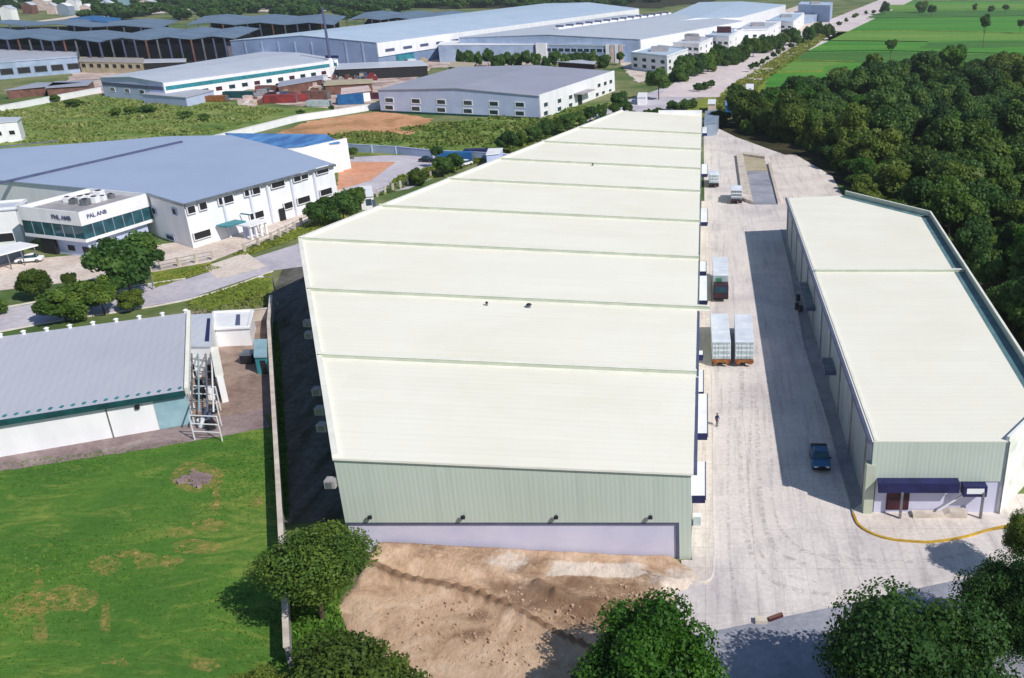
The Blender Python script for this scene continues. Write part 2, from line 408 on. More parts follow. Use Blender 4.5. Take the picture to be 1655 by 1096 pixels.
def window(parent, p, q, s, w, z0, z1, frame=None, pane=None, fr=.12, out=.06, name='window'):
    mb = MB()
    for a, b, c, e in ((s - w / 2 - fr, s + w / 2 + fr, z1, z1 + fr), (s - w / 2 - fr, s + w / 2 + fr, z0 - fr, z0),
                       (s - w / 2 - fr, s - w / 2, z0, z1), (s + w / 2, s + w / 2 + fr, z0, z1)):
        panel(mb, p, q, a, b, c, e, out)
    f = mb.build(name, frame or M['white'], parent)
    panel(MB(), p, q, s - w / 2, s + w / 2, z0, z1, out * .4).build('pane', pane or M['glass'], f)
    return f

def centroid(poly): return (sum(p[0] for p in poly) / len(poly), sum(p[1] for p in poly) / len(poly))

def grow(poly, k):
    c = Vector(centroid(poly)); out = []
    for p in poly:
        v = Vector(p) - c; out.append(tuple(c + v * ((v.length + k) / v.length)))
    return out

def shed(name, label, cat, poly, z, wall, roof, ridge=None, group=None, over=.35, parapet=0):
    """poly at roof level; ridge: extra height of a gable whose ridge runs from mid(p0,p1) to mid(p3,p2)"""
    t = thing(name, label, cat, centroid(poly), group)
    if ridge:
        a, b, c, d = [Vector(p) for p in poly]
        m0 = (a + b) / 2; m1 = (c + d) / 2
        V = [(*a, 0), (*b, 0), (*c, 0), (*d, 0), (*a, z), (*b, z), (*c, z), (*d, z), (*m0, z + ridge), (*m1, z + ridge)]
        mb = MB(); mb.add(V, [(0, 1, 5, 8, 4), (1, 2, 6, 5), (2, 3, 7, 9, 6), (3, 0, 4, 7)]); mb.build('wall', wall, t)
        g = [Vector(p) for p in grow(poly, over)]
        a, b, c, d = g; u = (m0 - m1).normalized() * over; e0 = m0 + u; e1 = m1 - u
        mb = MB()
        for (p0, p1, q1, q0) in ((a, e0, e1, d), (e0, b, c, e1)):
            hz = lambda v: z + .12 + (ridge if (v == e0 or v == e1) else 0)
            top = [(v.x, v.y, hz(v) + .1) for v in (p0, p1, q1, q0)]; bot = [(v.x, v.y, hz(v) - .1) for v in (p0, p1, q1, q0)]
            mb.add(top + bot, [(0, 1, 2, 3), (7, 6, 5, 4), (0, 4, 5, 1), (1, 5, 6, 2), (2, 6, 7, 3), (3, 7, 4, 0)])
        mb.build('roof', roof, t)
    else:
        MB().prism(poly, 0, z).build('wall', wall, t)
        MB().prism(grow(poly, over), z - .12, z + .12).build('roof', roof, t)
        if parapet:
            mb = MB()
            for i in range(len(poly)): mb.seg(poly[i], poly[(i + 1) % len(poly)], z + .1, z + parapet, .25)
            mb.build('parapet', wall, t)
    return t

# ------------------------------------------------------------------ foliage
def ico(sub=1):
    import bmesh
    bm = bmesh.new(); bmesh.ops.create_icosphere(bm, subdivisions=sub, radius=1)
    v = np.array([x.co[:] for x in bm.verts]); f = np.array([[a.index for a in x.verts] for x in bm.faces]); bm.free()
    return v, f
ICO_V, ICO_F = ico(2)

def crown_mesh(name, seed, nleaf, nblob, leaf, shape='round', mat=None, core=.80):
    """unit-ish crown: radius about 1 across, centred on the origin; lobes of leaf-sized faces round a ragged inner mass"""
    rng = np.random.default_rng(seed)
    cs = []; rs = []
    for i in range(nblob):
        for _ in range(30):
            d = rng.normal(size=3); d /= np.linalg.norm(d)
            if shape == 'flat':  c = d * np.array([.70, .70, .26]) * rng.uniform(.55, 1.0)
            elif shape == 'tall': c = d * np.array([.52, .52, .85]) * rng.uniform(.5, 1.0)
            else: c = d * np.array([.66, .66, .56]) * rng.uniform(.45, 1.12)
            if c[2] > -.42: break
        cs.append(c); rs.append(rng.uniform(.13, .36) if i > nblob // 3 else rng.uniform(.28, .4))
    cs = np.array(cs); rs = np.array(rs)
    cnt = rng.choice(nblob, nleaf, p=rs ** 2 / (rs ** 2).sum())
    d = rng.normal(size=(nleaf, 3)); d[:, 2] += .25; d /= np.linalg.norm(d, axis=1)[:, None]
    rad = rs[cnt] * (.78 + .34 * rng.random(nleaf))
    pts = cs[cnt] + d * rad[:, None] * np.array([1, 1, .85])
    nrm = d + rng.normal(size=(nleaf, 3)) * .55; nrm /= np.linalg.norm(nrm, axis=1)[:, None]
    t = rng.normal(size=(nleaf, 3)); t -= nrm * (t * nrm).sum(1)[:, None]; t /= np.linalg.norm(t, axis=1)[:, None]
    b = np.cross(nrm, t)
    s = leaf * rng.uniform(.55, 1.35, nleaf)[:, None]
    q = np.stack([pts - t * s, pts - b * s * .62 + nrm * s * .2, pts + t * s, pts + b * s * .62 - nrm * s * .1], 1).reshape(-1, 3)
    fq = np.arange(nleaf * 4).reshape(-1, 4)
    tint_blob = rng.random(nblob)
    tint = np.repeat(np.clip(tint_blob[cnt] * .7 + rng.random(nleaf) * .3, 0, 1), 4)
    verts = [q]; faces = [list(map(tuple, fq))]; tints = [tint]; base = len(q)
    for k in range(nblob):
        w = ICO_V * (rs[k] * core * (1 + .2 * rng.normal(size=(len(ICO_V), 1)))) * np.array([1, 1, .85]) + cs[k]
        verts.append(w); faces.append([tuple(x) for x in (ICO_F + base)]); tints.append(np.full(len(w), tint_blob[k] * .7)); base += len(w)
    me = bpy.data.meshes.new(name)
    V = np.concatenate(verts)
    me.from_pydata(V.tolist(), [], [f for g in faces for f in g])
    a = me.attributes.new('tint', 'FLOAT', 'POINT'); a.data.foreach_set('value', np.concatenate(tints).astype(np.float32))
    if mat: me.materials.append(mat)
    me.update()
    return me

def trunk_mesh(name, seed, h=1.0, r=.05, spread=.5):
    """unit trunk from z=0 to 1 with limbs that fork into the crown"""
    rng = random.Random(seed); mb = MB()
    p = Vector((0, 0, 0)); rr = r
    for k in range(3):
        q = p + Vector((rng.uniform(-.03, .03), rng.uniform(-.03, .03), .2)); mb.tube(p, q, rr, rr * .85, 8); p = q; rr *= .85
    for k in range(6):
        a = 2 * math.pi * k / 6 + rng.uniform(-.4, .4)
        q = p + Vector((math.cos(a) * spread * .5, math.sin(a) * spread * .5, rng.uniform(.12, .25))); mb.tube(p - Vector((0, 0, .08)), q, rr * .6, rr * .35, 6)
        q2 = q + Vector((math.cos(a) * spread * .35, math.sin(a) * spread * .35, rng.uniform(.08, .2))); mb.tube(q, q2, rr * .35, rr * .12, 5)
    me = bpy.data.meshes.new(name); me.from_pydata([tuple(v) for v in mb.v], [], mb.f); me.materials.append(M['bark']); me.update()
    return me

CROWN = {}
def crowns(kind, mats, n, **kw):
    for mk in mats:
        CROWN[kind, mk] = [crown_mesh('%s_crown' % kind, 100 * i + hash_s(kind + mk), mat=M['leaf_' + mk], **kw) for i in range(n)]
def hash_s(s): return sum(ord(c) * (i + 3) for i, c in enumerate(s)) % 997
crowns('forest', 'abcd', 3, nleaf=6000, nblob=34, leaf=.060)
crowns('tall', 'abcd', 1, nleaf=4200, nblob=22, leaf=.07, shape='tall')
crowns('shrub', 'abcd', 1, nleaf=1800, nblob=14, leaf=.10)
TRUNKS = [trunk_mesh('trunk', 11 + k) for k in range(3)]

def tree(x, y, h, r, kind, mk, label, cat='tree', group=None, name='tree', zc=None, rng=random, crown=None, squash=None):
    """h: height of the top, r: crown radius"""
    if kind == 'shrub' or h <= 4.7:
        import re
        name = cat = 'shrub'; label = re.sub(r'\btree\b', 'shrub', label, count=1)
        if group: group = re.sub(r'\btrees\b', 'shrubs', group, count=1)
    t = thing(name, label, cat, (x, y, 0), group, 0)
    v = rng.random()
    me = crown or CROWN[kind, mk][int(v * len(CROWN[kind, mk])) % len(CROWN[kind, mk])]
    rz = squash if squash else min(r * 1.0, h * .62)
    c = bpy.data.objects.new('crown', me); col.objects.link(c); c.parent = t
    c.location = (0, 0, h - rz * .85); c.scale = (r, r * rng.uniform(.9, 1.1), rz); c.rotation_euler = (0, 0, rng.uniform(0, 6.28))
    k = bpy.data.objects.new('trunk', rng.choice(TRUNKS)); col.objects.link(k); k.parent = t
    k.scale = (r * .8 + .4, r * .8 + .4, max(.5, h - rz * .8)); k.rotation_euler = (0, 0, rng.uniform(0, 6.28))
    return t

def tree_at(pxc, pyc, zc, wpx, kind, mk, label, **kw):
    """crown centre seen at a pixel, zc metres up, crown wpx wide"""
    x, y = P(pxc, pyc, zc); r = wpx / mpp(pyc, zc) / 2
    return tree(x, y, kw.pop('h', zc + min(r * .85, zc * .8)), r, kind, mk, label, **kw)

# ================================================================== LAYOUT
exec_sections = True

# ------------------------------------------------------------------ sun, sky, camera
world = bpy.data.worlds.new('World'); scene.world = world; world.use_nodes = True
wn = world.node_tree
bg = wn.nodes['Background']; sky = wn.nodes.new('ShaderNodeTexSky'); sky.sky_type = 'NISHITA'
SUN_EL, SUN_AZ = R(42), R(35)                       # az: towards the camera side from +x
sv = Vector((math.cos(SUN_EL) * math.cos(SUN_AZ), -math.cos(SUN_EL) * math.sin(SUN_AZ), math.sin(SUN_EL)))
sky.sun_disc = False; sky.sun_elevation = SUN_EL; sky.sun_rotation = math.atan2(sv.x, sv.y)
sky.air_density = 1.1; sky.dust_density = .2; sky.ozone_density = 4.0
wn.links.new(sky.outputs[0], bg.inputs[0]); bg.inputs[1].default_value = .085
sl = bpy.data.lights.new('sun', 'SUN'); sl.energy = 4.0; sl.angle = R(.53); sl.color = (1, .95, .87)
so = bpy.data.objects.new('sun', sl); col.objects.link(so); so.location = sv * 300
so.rotation_euler = sv.to_track_quat('Z', 'Y').to_euler()
cam = bpy.data.cameras.new('camera'); co = bpy.data.objects.new('camera', cam); col.objects.link(co)
co.location = (0, 0, H0); co.rotation_euler = (math.pi / 2 - PITCH, 0, 0)
cam.sensor_width = 36; cam.sensor_fit = 'HORIZONTAL'; cam.lens = F / 1655 * 36
cam.shift_x = -(CX - 827.5) / 1655; cam.shift_y = 0
cam.clip_end = 9000; cam.clip_start = .5
scene.camera = co
scene.view_settings.view_transform = 'Standard'; scene.view_settings.look = 'None'
scene.view_settings.exposure = 0.10; scene.view_settings.gamma = 1

# ------------------------------------------------------------------ ground and its sheets
sheet('ground', [(-4000, -200), (4000, -200), (4000, 7000), (-4000, 7000)], 0, M['base'])
sheet('lawn', px((-420, 800), (0, 742), (430, 688), (441, 700), (448, 800), (455, 900), (462, 1046), (600, 1096)) + [(-22, 30), (-150, 30)], .03, M['lawn'], 2, .25)
sheet('verge_grass', px((462, 930), (560, 935), (545, 985), (560, 1030), (600, 1110), (480, 1110)), .06, M['lawn'], 1.5, .4)
sheet('path', px((-300, 800), (0, 762), (120, 744), (300, 716), (432, 692), (430, 660), (300, 688), (0, 735), (-300, 770)), .05, M['path'], 1.5, .3)
sheet('yard', px((300, 690), (440, 668), (432, 500), (300, 503)), .04, M['brown_yard'], 2, .2)
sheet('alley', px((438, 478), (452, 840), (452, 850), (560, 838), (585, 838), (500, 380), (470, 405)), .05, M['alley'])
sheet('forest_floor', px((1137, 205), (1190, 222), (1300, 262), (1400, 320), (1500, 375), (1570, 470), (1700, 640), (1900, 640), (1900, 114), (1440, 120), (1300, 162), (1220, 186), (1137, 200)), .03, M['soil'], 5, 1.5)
sheet('street', [P(-420, 640), P(0, 536), P(300, 485), P(440, 438), (-62, 158), (-30, 262), (-3, 372), (12, 372), (4, 400), (-19, 400), (-37, 345), (-47, 262), (-79, 166), P(300, 452), P(0, 500), P(-420, 590)], .06, M['street'])
sheet('far_road', [(-20, 372), (14, 372), (40, 500), (300, 1390), (560, 2400), (500, 2400), (250, 1390), (-2, 470), (-14, 420)], .09, M['far_road'])
sheet('rice_field', px((1196, 176), (1205, 140), (1232, 120), (1330, 62), (1420, 20), (1440, 2), (2100, 2), (2100, 150), (1400, 150), (1300, 168)), .05, M['field'], 20, 2)
sheet('roadside_verge', px((1100, 176), (1140, 158), (1180, 138), (1290, 70), (1330, 50), (1345, 58), (1240, 125), (1230, 170), (1140, 190)), .07, M['verge'], 4, .8)
sheet('street_verge', px((300, 490), (438, 440), (440, 470), (340, 500)), .08, M['verge'], 1, .3)
sheet('front_verge', px((242, 442), (250, 466), (362, 432), (340, 425)), .09, M['verge'], 1, .25)
sheet('front_verge', px((376, 412), (470, 372), (560, 340), (560, 355), (475, 388), (400, 414)), .09, M['verge'], 1, .25)
sheet('yard', px((-200, 520), (0, 470), (250, 440), (340, 424), (470, 372), (570, 318), (545, 300), (300, 390), (130, 412), (-200, 440)), .05, M['gravel_yard'])
sheet('scrub_ground', px((-300, 240), (0, 180), (170, 152), (300, 158), (470, 176), (610, 165), (520, 185), (330, 222), (280, 240)), .03, M['scrub_ground'], 4, 1)
sheet('orange_soil', px((430, 222), (500, 196), (612, 180), (700, 192), (680, 212), (640, 226), (560, 230)), .06, M['orange_soil'], 3, 1)
sheet('meadow', px((540, 240), (700, 200), (990, 165), (940, 200), (860, 246), (700, 246)), .05, M['scrub_ground'], 3, 1)
sheet('court', px((545, 308), (548, 262), (640, 262), (600, 292)), .07, M['red_soil'], 2, .2)
sheet('car_park', px((560, 320), (548, 256), (700, 246), (815, 250), (760, 262), (660, 306)), .06, M['street'])
sheet('grass_strip', px((560, 250), (572, 236), (700, 238), (672, 252)), .08, M['verge'], 2, .3)
sheet('yard', px((100, 150), (300, 155), (560, 178), (620, 160), (700, 110), (1000, 100), (720, 85), (400, 90), (130, 88)), .035, M['rubble_yard'], 4, 1)
sheet('yard', px((1000, 100), (1030, 135), (1085, 112), (1330, 45), (1300, 5), (1150, 60)), .045, M['gravel_yard'], 4, 1)
# driveway
FY = 67.4
sheet('driveway', px((1140, 905), (1100, 915), (1050, 950), (1040, 975), (1100, 1030), (1166, 1020), (1345, 985), (1500, 950), (1760, 900), (2000, 890), (2000, 860), (1640, 852), (1500, 876), (1440, 872), (1385, 838),
      (1300, 560), (1276, 372), (1330, 330), (1300, 262), (1190, 222), (1137, 196)) + [(-.2, 200), (-.2, 100)], .04, M['concrete'])
sheet('side_apron', px((1262, 333), (1370, 333), (1345, 285), (1285, 250), (1238, 252)), .06, M['apron'])
sheet('road', px((900, 1110), (1080, 1034), (1166, 1018), (1345, 982), (1500, 948), (1760, 895), (2000, 880), (2000, 1110), (1500, 1140), (1345, 1140), (1166, 1140), (1050, 1150)), .055, M['asphalt'])

def smooth_line(pts, n=8):
    out = []
    for i in range(len(pts) - 1):
        p0, p1, p2, p3 = [Vector(pts[max(0, min(len(pts) - 1, i + k))]) for k in (-1, 0, 1, 2)]
        for j in range(n):
            t = j / n
            v = .5 * ((2 * p1) + (p2 - p0) * t + (2 * p0 - 5 * p1 + 4 * p2 - p3) * t * t + (3 * p1 - p0 - 3 * p2 + p3) * t ** 3)
            out.append((v.x, v.y))
    out.append(tuple(pts[-1])); return out
# the trampled dirt before the long warehouse: a height field with a heap against the wall, tracks and a bank
def dirt_terrain():
    def hgt(x, y):
        k = max(0, min(1, (-6 - x) / 22.0)); d = FY - y
        h = 1.45 * k * max(0, 1 - d / 6.5) ** 1.3 + .25 * max(0, 1 - d / 3)
        n = math.sin(x * 1.7 + math.sin(y * 1.3)) * math.sin(y * 2.1 + math.sin(x * .9)) * .05 + math.sin(x * .53 + 1) * math.sin(y * .61) * .08
        rough = 1.5 if -17 < x < -6 and y > 58 else .8
        h += (n + random.uniform(-.035, .035)) * rough + .2
        for a, b, hh, w in ridge:
            t = max(0, min(1, ((x - a[0]) * (b[0] - a[0]) + (y - a[1]) * (b[1] - a[1])) / ((b[0] - a[0]) ** 2 + (b[1] - a[1]) ** 2)))
            e = math.hypot(x - a[0] - t * (b[0] - a[0]), y - a[1] - t * (b[1] - a[1]))
            h += hh * math.exp(-(e / w) ** 2)
        return h
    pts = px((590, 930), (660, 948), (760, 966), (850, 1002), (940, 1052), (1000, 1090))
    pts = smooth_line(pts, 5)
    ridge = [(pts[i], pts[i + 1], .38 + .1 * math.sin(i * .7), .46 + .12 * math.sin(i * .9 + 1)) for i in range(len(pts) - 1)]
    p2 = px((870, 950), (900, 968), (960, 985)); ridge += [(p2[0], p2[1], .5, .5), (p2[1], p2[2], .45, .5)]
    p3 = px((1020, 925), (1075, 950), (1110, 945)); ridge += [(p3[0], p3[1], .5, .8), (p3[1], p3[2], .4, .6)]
    poly = px((560, 880), (1060, 915), (1148, 938), (1090, 960), (1095, 1030), (1010, 1080), (880, 1140), (640, 1140), (575, 1040), (548, 985), (575, 930))
    poly[0] = (-31.0, FY - .02); poly[1] = (-2.2, FY - .02)
    def inside(x, y):
        c = False; j = len(poly) - 1
        for i in range(len(poly)):
            if (poly[i][1] > y) != (poly[j][1] > y) and x < (poly[j][0] - poly[i][0]) * (y - poly[i][1]) / (poly[j][1] - poly[i][1]) + poly[i][0]: c = not c
            j = i
        return c
    def edge(x, y):
        m = 99
        for i in range(len(poly)):
            a, b = poly[i], poly[(i + 1) % len(poly)]
            if i == 0: continue
            t = max(0, min(1, ((x - a[0]) * (b[0] - a[0]) + (y - a[1]) * (b[1] - a[1])) / ((b[0] - a[0]) ** 2 + (b[1] - a[1]) ** 2)))
            m = min(m, math.hypot(x - a[0] - t * (b[0] - a[0]), y - a[1] - t * (b[1] - a[1])))
        return m if inside(x, y) else -m
    st = .16; x0, y0 = -34, 46; nx, ny = int(38 / st), int((FY - .02 - y0) / st) + 1
    V = []; 
    for j in range(ny + 1):
        for i in range(nx + 1):
            x = x0 + i * st; y = min(y0 + j * st, FY - .02)
            e = edge(x, y) + .9 * math.sin(x * 2.3 + y) * math.sin(y * 1.9) * .5
            V.append((x, y, hgt(x, y) * max(0, min(1, e / 1.2)) + (.05 if e > 0 else max(-.3, e * .3))))
    fs = [(j * (nx + 1) + i, j * (nx + 1) + i + 1, (j + 1) * (nx + 1) + i + 1, (j + 1) * (nx + 1) + i) for j in range(ny) for i in range(nx)]
    fs = [f for f in fs if max(V[k][2] for k in f) > 0]
    used = sorted({k for f in fs for k in f}); mp = {k: n for n, k in enumerate(used)}
    mb = MB(); mb.add([V[k] for k in used], [tuple(mp[k] for k in f) for f in fs])
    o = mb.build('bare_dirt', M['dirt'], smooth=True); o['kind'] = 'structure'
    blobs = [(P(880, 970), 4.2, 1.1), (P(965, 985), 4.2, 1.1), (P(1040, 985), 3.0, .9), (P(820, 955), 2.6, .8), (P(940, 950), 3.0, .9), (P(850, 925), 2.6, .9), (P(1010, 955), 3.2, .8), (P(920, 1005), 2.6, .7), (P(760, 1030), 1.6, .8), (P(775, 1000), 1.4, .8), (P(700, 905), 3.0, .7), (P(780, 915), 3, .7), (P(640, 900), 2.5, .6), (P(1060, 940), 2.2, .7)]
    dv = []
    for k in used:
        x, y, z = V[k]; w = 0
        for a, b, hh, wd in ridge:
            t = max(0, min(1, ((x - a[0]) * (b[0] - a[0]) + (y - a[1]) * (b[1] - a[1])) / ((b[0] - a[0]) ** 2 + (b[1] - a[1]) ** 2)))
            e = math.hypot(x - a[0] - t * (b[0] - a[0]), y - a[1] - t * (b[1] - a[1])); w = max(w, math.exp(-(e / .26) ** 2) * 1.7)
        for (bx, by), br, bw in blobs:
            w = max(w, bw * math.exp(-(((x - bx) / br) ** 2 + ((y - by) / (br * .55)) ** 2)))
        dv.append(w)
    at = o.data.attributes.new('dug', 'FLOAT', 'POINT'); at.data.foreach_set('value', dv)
    (sx0, sy1), (sx1, sy0) = P(890, 911, .5), P(1042, 931, .5)
    pv_ = [max(max(0, min(1, 2.2 - 2.2 * max(abs(V[k][0] - (sx0 + sx1) / 2) / ((sx1 - sx0) / 2), abs(V[k][1] - (sy0 + sy1) / 2) / ((sy1 - sy0) / 2)) + .6)), max(0, min(1, (V[k][0] + 7) / 4)) * max(0, 1 - abs(V[k][1] - 63.5) / 5), .8 * math.exp(-((V[k][0] + 17.5) / 3) ** 2 - ((V[k][1] - 66) / 1.6) ** 2)) for k in used]
    at = o.data.attributes.new('pale', 'FLOAT', 'POINT'); at.data.foreach_set('value', pv_)
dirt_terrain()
# clods and stones thrown up in the dirt
mb = MB(); rng = random.Random(5)
for k in range(900):
    a, b = P(rng.uniform(600, 1060), rng.uniform(908, 1080)); s = rng.uniform(.03, .08) if k % 5 else rng.uniform(.08, .16)
    mb.prism([(a + s * math.cos(t * 1.05) * rng.uniform(.7, 1.2), b + s * math.sin(t * 1.05) * rng.uniform(.7, 1.2)) for t in range(6)], 0, .26 + s)
o = mb.build('rubble', M['dirt']); o['kind'] = 'stuff'
# kerbs
def strip(name, pts, w, z0, z1, mat):
    mb = MB()
    Ls = []; Rs = []
    for i, p in enumerate(pts):
        a = Vector(pts[max(0, i - 1)]); b = Vector(pts[min(len(pts) - 1, i + 1)]); d = (b - a).normalized(); n = Vector((-d.y, d.x)) * w / 2
        Ls.append(Vector(p) + n); Rs.append(Vector(p) - n)
    n = len(pts); V = []
    for i in range(n): V += [(*Ls[i], z0), (*Rs[i], z0), (*Rs[i], z1), (*Ls[i], z1)]
    fs = []
    for i in range(n - 1):
        a, b = 4 * i, 4 * i + 4
        for k in range(4): fs.append((a + k, a + (k + 1) % 4, b + (k + 1) % 4, b + k))
    fs += [(3, 2, 1, 0), (4 * n - 4, 4 * n - 3, 4 * n - 2, 4 * n - 1)]
    mb.add(V, fs); o = mb.build(name, mat); return o
kl = smooth_line(px((1379, 832), (1388, 850), (1410, 864), (1440, 873), (1480, 877), (1510, 877), (1560, 869), (1625, 852), (1760, 835)), 6)
o = strip('yellow_kerb', kl, .22, 0, .2, M['yellow']); o['kind'] = 'structure'
sheet('pavement', kl + px((1760, 800), (1412, 800), (1378, 826)), .14, M['apron'])
sl_ = px((1379, 832), (1340, 690), (1300, 560), (1276, 430), (1262, 372))
o = strip('kerb', sl_, .16, 0, .2, M['conc_grey']); o['kind'] = 'structure'
sheet('pavement', sl_ + px((1300, 372), (1345, 560), (1412, 800), (1414, 826)), .13, M['conc_grey'])
al = [(-.9, 200), (.85, 200), (.85, 90), (.8, FY)] + smooth_line(px((1153, 905), (1152, 930), (1138, 942), (1105, 940)), 5) + [(-2.2, FY - .3)]
sheet('pavement', al + [(-1.2, FY - .3), (-1.3, FY + 2)], .15, M['apron'])
o = strip('kerb', [(.85, 200), (.85, 90), (.8, FY)] + smooth_line(px((1153, 905), (1152, 930), (1138, 942), (1105, 940)), 5), .16, 0, .17, M['kerb']); o['kind'] = 'structure'

# ------------------------------------------------------------------ the long warehouse
def roofz(x, y=0): return 9.05 + .05 * (-1.1 - x)
def PR(pxx, pyy):
    d = ray(pxx, pyy); t = (9.05 - .055 - H0) / (d[2] + .05 * d[0]); return (d[0] * t, d[1] * t)
A_ = PR(1119, 765); B_ = PR(540, 738); C_ = PR(483, 386); D_ = PR(998, 189); E_ = PR(1134, 186)
FY_ = A_[1]
A_ = (-1.25, FY + .0); B_ = (B_[0], FY); E_ = (-1.25, E_[1]); D_ = (D_[0], E_[1])
OUT = [A_, E_, D_, C_, B_]
def xleft(y):
    if y < C_[1]: t = (y - B_[1]) / (C_[1] - B_[1]); return B_[0] + t * (C_[0] - B_[0])
    t = (y - C_[1]) / (D_[1] - C_[1]); return C_[0] + t * (D_[0] - C_[0])
W = thing('long_warehouse', 'longest warehouse in the middle with stepped cream roof and pale green front', 'warehouse', (-20, 120, 0))
inner = grow(OUT, -.35)
inner = [(p[0], max(p[1], FY + .3)) for p in inner]
MB().prism(inner, 0, lambda x, y: roofz(x) - .12).build('wall', M['clad_plain'], W)
xL = B_[0]
MB().xz([(xL, 3.95), (-2.35, 3.95), (-2.35, .0), (-1.25, 0), (-1.25, roofz(-1.25) - .14), (xL, roofz(xL) - .14)], FY, FY + .29).build('cladding', M['clad_green'], W)
MB().box(xL + .1, FY + .18, 0, -2.62, FY + .29, 3.70).build('base_wall', M['lavender'], W)
t_ = MB().box(xL, FY + .02, 3.71, -2.36, FY + .2, 3.94); t_.box(-2.6, FY + .02, .0, -2.36, FY + .2, 3.71)
t_.build('flashing', M['navy_trim'], W)
rp = [(-1.05, FY - .12), (-1.05, E_[1] + .1), (D_[0], E_[1] + .1), C_, (B_[0] - .05, FY - .12)]
MB().prism(rp, lambda x, y: roofz(x) - .11, lambda x, y: roofz(x)).build('roof', M['roof_cream'], W)
# stepped cross walls
for i, py in enumerate((606, 500, 419, 360, 311, 274.5, 243, 217.5)):
    Y = PR(1128, py)[1]; xl = xleft(Y) + .15; xr = .55 if i in (1,) else -.95
    mb = MB(); h = .46
    mb.xz([(xl, roofz(xl) - .02), (xr, roofz(xr) - .02), (xr, roofz(xr) + h), (xl, roofz(xl) + h)], Y, Y + .3)
    f = mb.build('cross_wall', M['parapet_green'], W)
    mb = MB(); mb.xz([(xl - .02, roofz(xl) + h), (xr + .02, roofz(xr) + h), (xr + .02, roofz(xr) + h + .07), (xl - .02, roofz(xl) + h + .07)], Y - .06, Y + .36)
    mb.build('coping', M['roof_trim'], f)
    MB().xz([(xl, roofz(xl) + .004), (xr, roofz(xr) + .004), (xr, roofz(xr) + .05), (xl, roofz(xl) + .05)], Y - .55, Y - .02).build('flashing', M['roof_trim'], f)
# white coping along the left edges
mb = MB()
for p, q, w in ((B_, C_, .55), (C_, D_, .7)):
    zz = roofz(p[0]), roofz(q[0])
    mb.seg(p, q, zz[0] - .35, zz[0] + .28, w, -w * .35, z1b=zz[1] + .28, z0b=zz[1] - .35)
mb.build('edge_coping', M['roof_trim'], W)
MB().xz([(B_[0], roofz(B_[0]) - .13), (-1.05, roofz(-1.05) - .13), (-1.05, roofz(-1.05) + .06), (B_[0], roofz(B_[0]) + .06)], FY - .22, FY - .1).build('front_flashing', M['roof_trim'], W)
mb = MB()
for a, b in ((FY + .4, PR(1128, 606)[1] - .3), (PR(1128, 606)[1] + .5, PR(1128, 500)[1] - .3)): mb.box(-1.04, a, roofz(-1) - .45, -.72, b, roofz(-1) - .16)
mb.build('gutter', M['navy_trim'], W)
MB().box(-1.04, PR(1128, 500)[1] + .6, roofz(-1) - .45, -.8, E_[1], roofz(-1) - .16).build('gutter', M['metal'], W)
MB().box(D_[0] + 11, E_[1] - .5, roofz(-5) - .2, -1.0, E_[1] + .05, roofz(-5) + 1.2).build('rear_parapet', M['white'], W)
for x in (600, 750, 900, 1052):
    a = P(x, 832, 0); d = ray(x, 832); t = FY / d[1]; X = d[0] * t; Z = H0 + d[2] * t
    l = MB().box(X - .06, FY - .3, Z - .02, X + .02, FY, Z + .04).build('lamp_arm', M['metal'], W)
    MB().yz([(FY - .48, Z - .18), (FY - .27, Z - .13), (FY - .26, Z + .1), (FY - .43, Z + .06)], X - .2, X + .16).build('floodlight', M['cloth_dark'], l)
for a, b, s in ((787, 494, .16), (855, 497, .3), (958, 268, .2)):
    X, Y = PR(a, b); z = roofz(X)
    v = MB().tube((X, Y, z - .05), (X, Y, z + .35), s * .8, n=10).build('vent_pipe', M['metal'], W)
    MB().tube((X, Y, z + .35), (X, Y, z + .5), s * 1.3, s * .9, n=10).build('vent_cap', M['cloth_dark'], v)
# air conditioners on the shaded left wall
for a, b in ((491, 522), (495, 541), (509, 632), (514, 663), (518, 690), (530, 780)):
    best = None
    for k in range(30, 90):
        z = k / 10; X, Y = P(a, b, z)
        if Y < FY: continue
        d = abs((xleft(Y) - X) - .75)
        if best is None or d < best[0]: best = (d, X, Y, z)
    _, X, Y, z = best; X = xleft(Y) - .62
    ac = MB().box(X - .42, Y - .42, z - .38, X + .5, Y + .42, z + .38).build('air_conditioner', M['conc_grey'], W)
    MB().box(X - .26, Y - .48, z - .26, X + .26, Y - .43, z + .26).build('fan_grille', M['metal'], ac)
# canopies over the loading doors on the right side
for i, (ya, yb, zc, xo) in enumerate(((803, 748, 4.4, -.02), (702, 638, 4.4, .2), (635, 600, 4.4, -.25), (575, 568, 4.4, -.3), (487, 447, 4.4, .28), (440, 424, 4.4, .1), (360, 338, 4.4, .4), (282, 266, 4.4, .5), (216, 206, 4.4, .5))):
    y0 = P(1140, ya, zc)[1]; y1 = P(1140, yb, zc)[1]
    mb = MB().yz([(y0, zc), (y1, zc), (y1, zc + .12), (y0, zc + .12)], -1.6, xo)
    c = mb.build('canopy', M['white'], W)
    MB().box(-1.25, y0 - .12, zc - .62, xo, y0 - .01, zc + .14).build('canopy_fascia', M['navy'], c)
    MB().box(xo, y0 - .1, zc - .3, xo + .09, y1, zc + .16).build('canopy_fascia', M['navy_trim'], c)
# roller doors along the right side
for i in range(9):
    y = FY + 6 + i * 14.2
    MB().box(-1.62, y, .2, -1.52, y + 4, 4.0).build('roller_door', M['metal'], W)

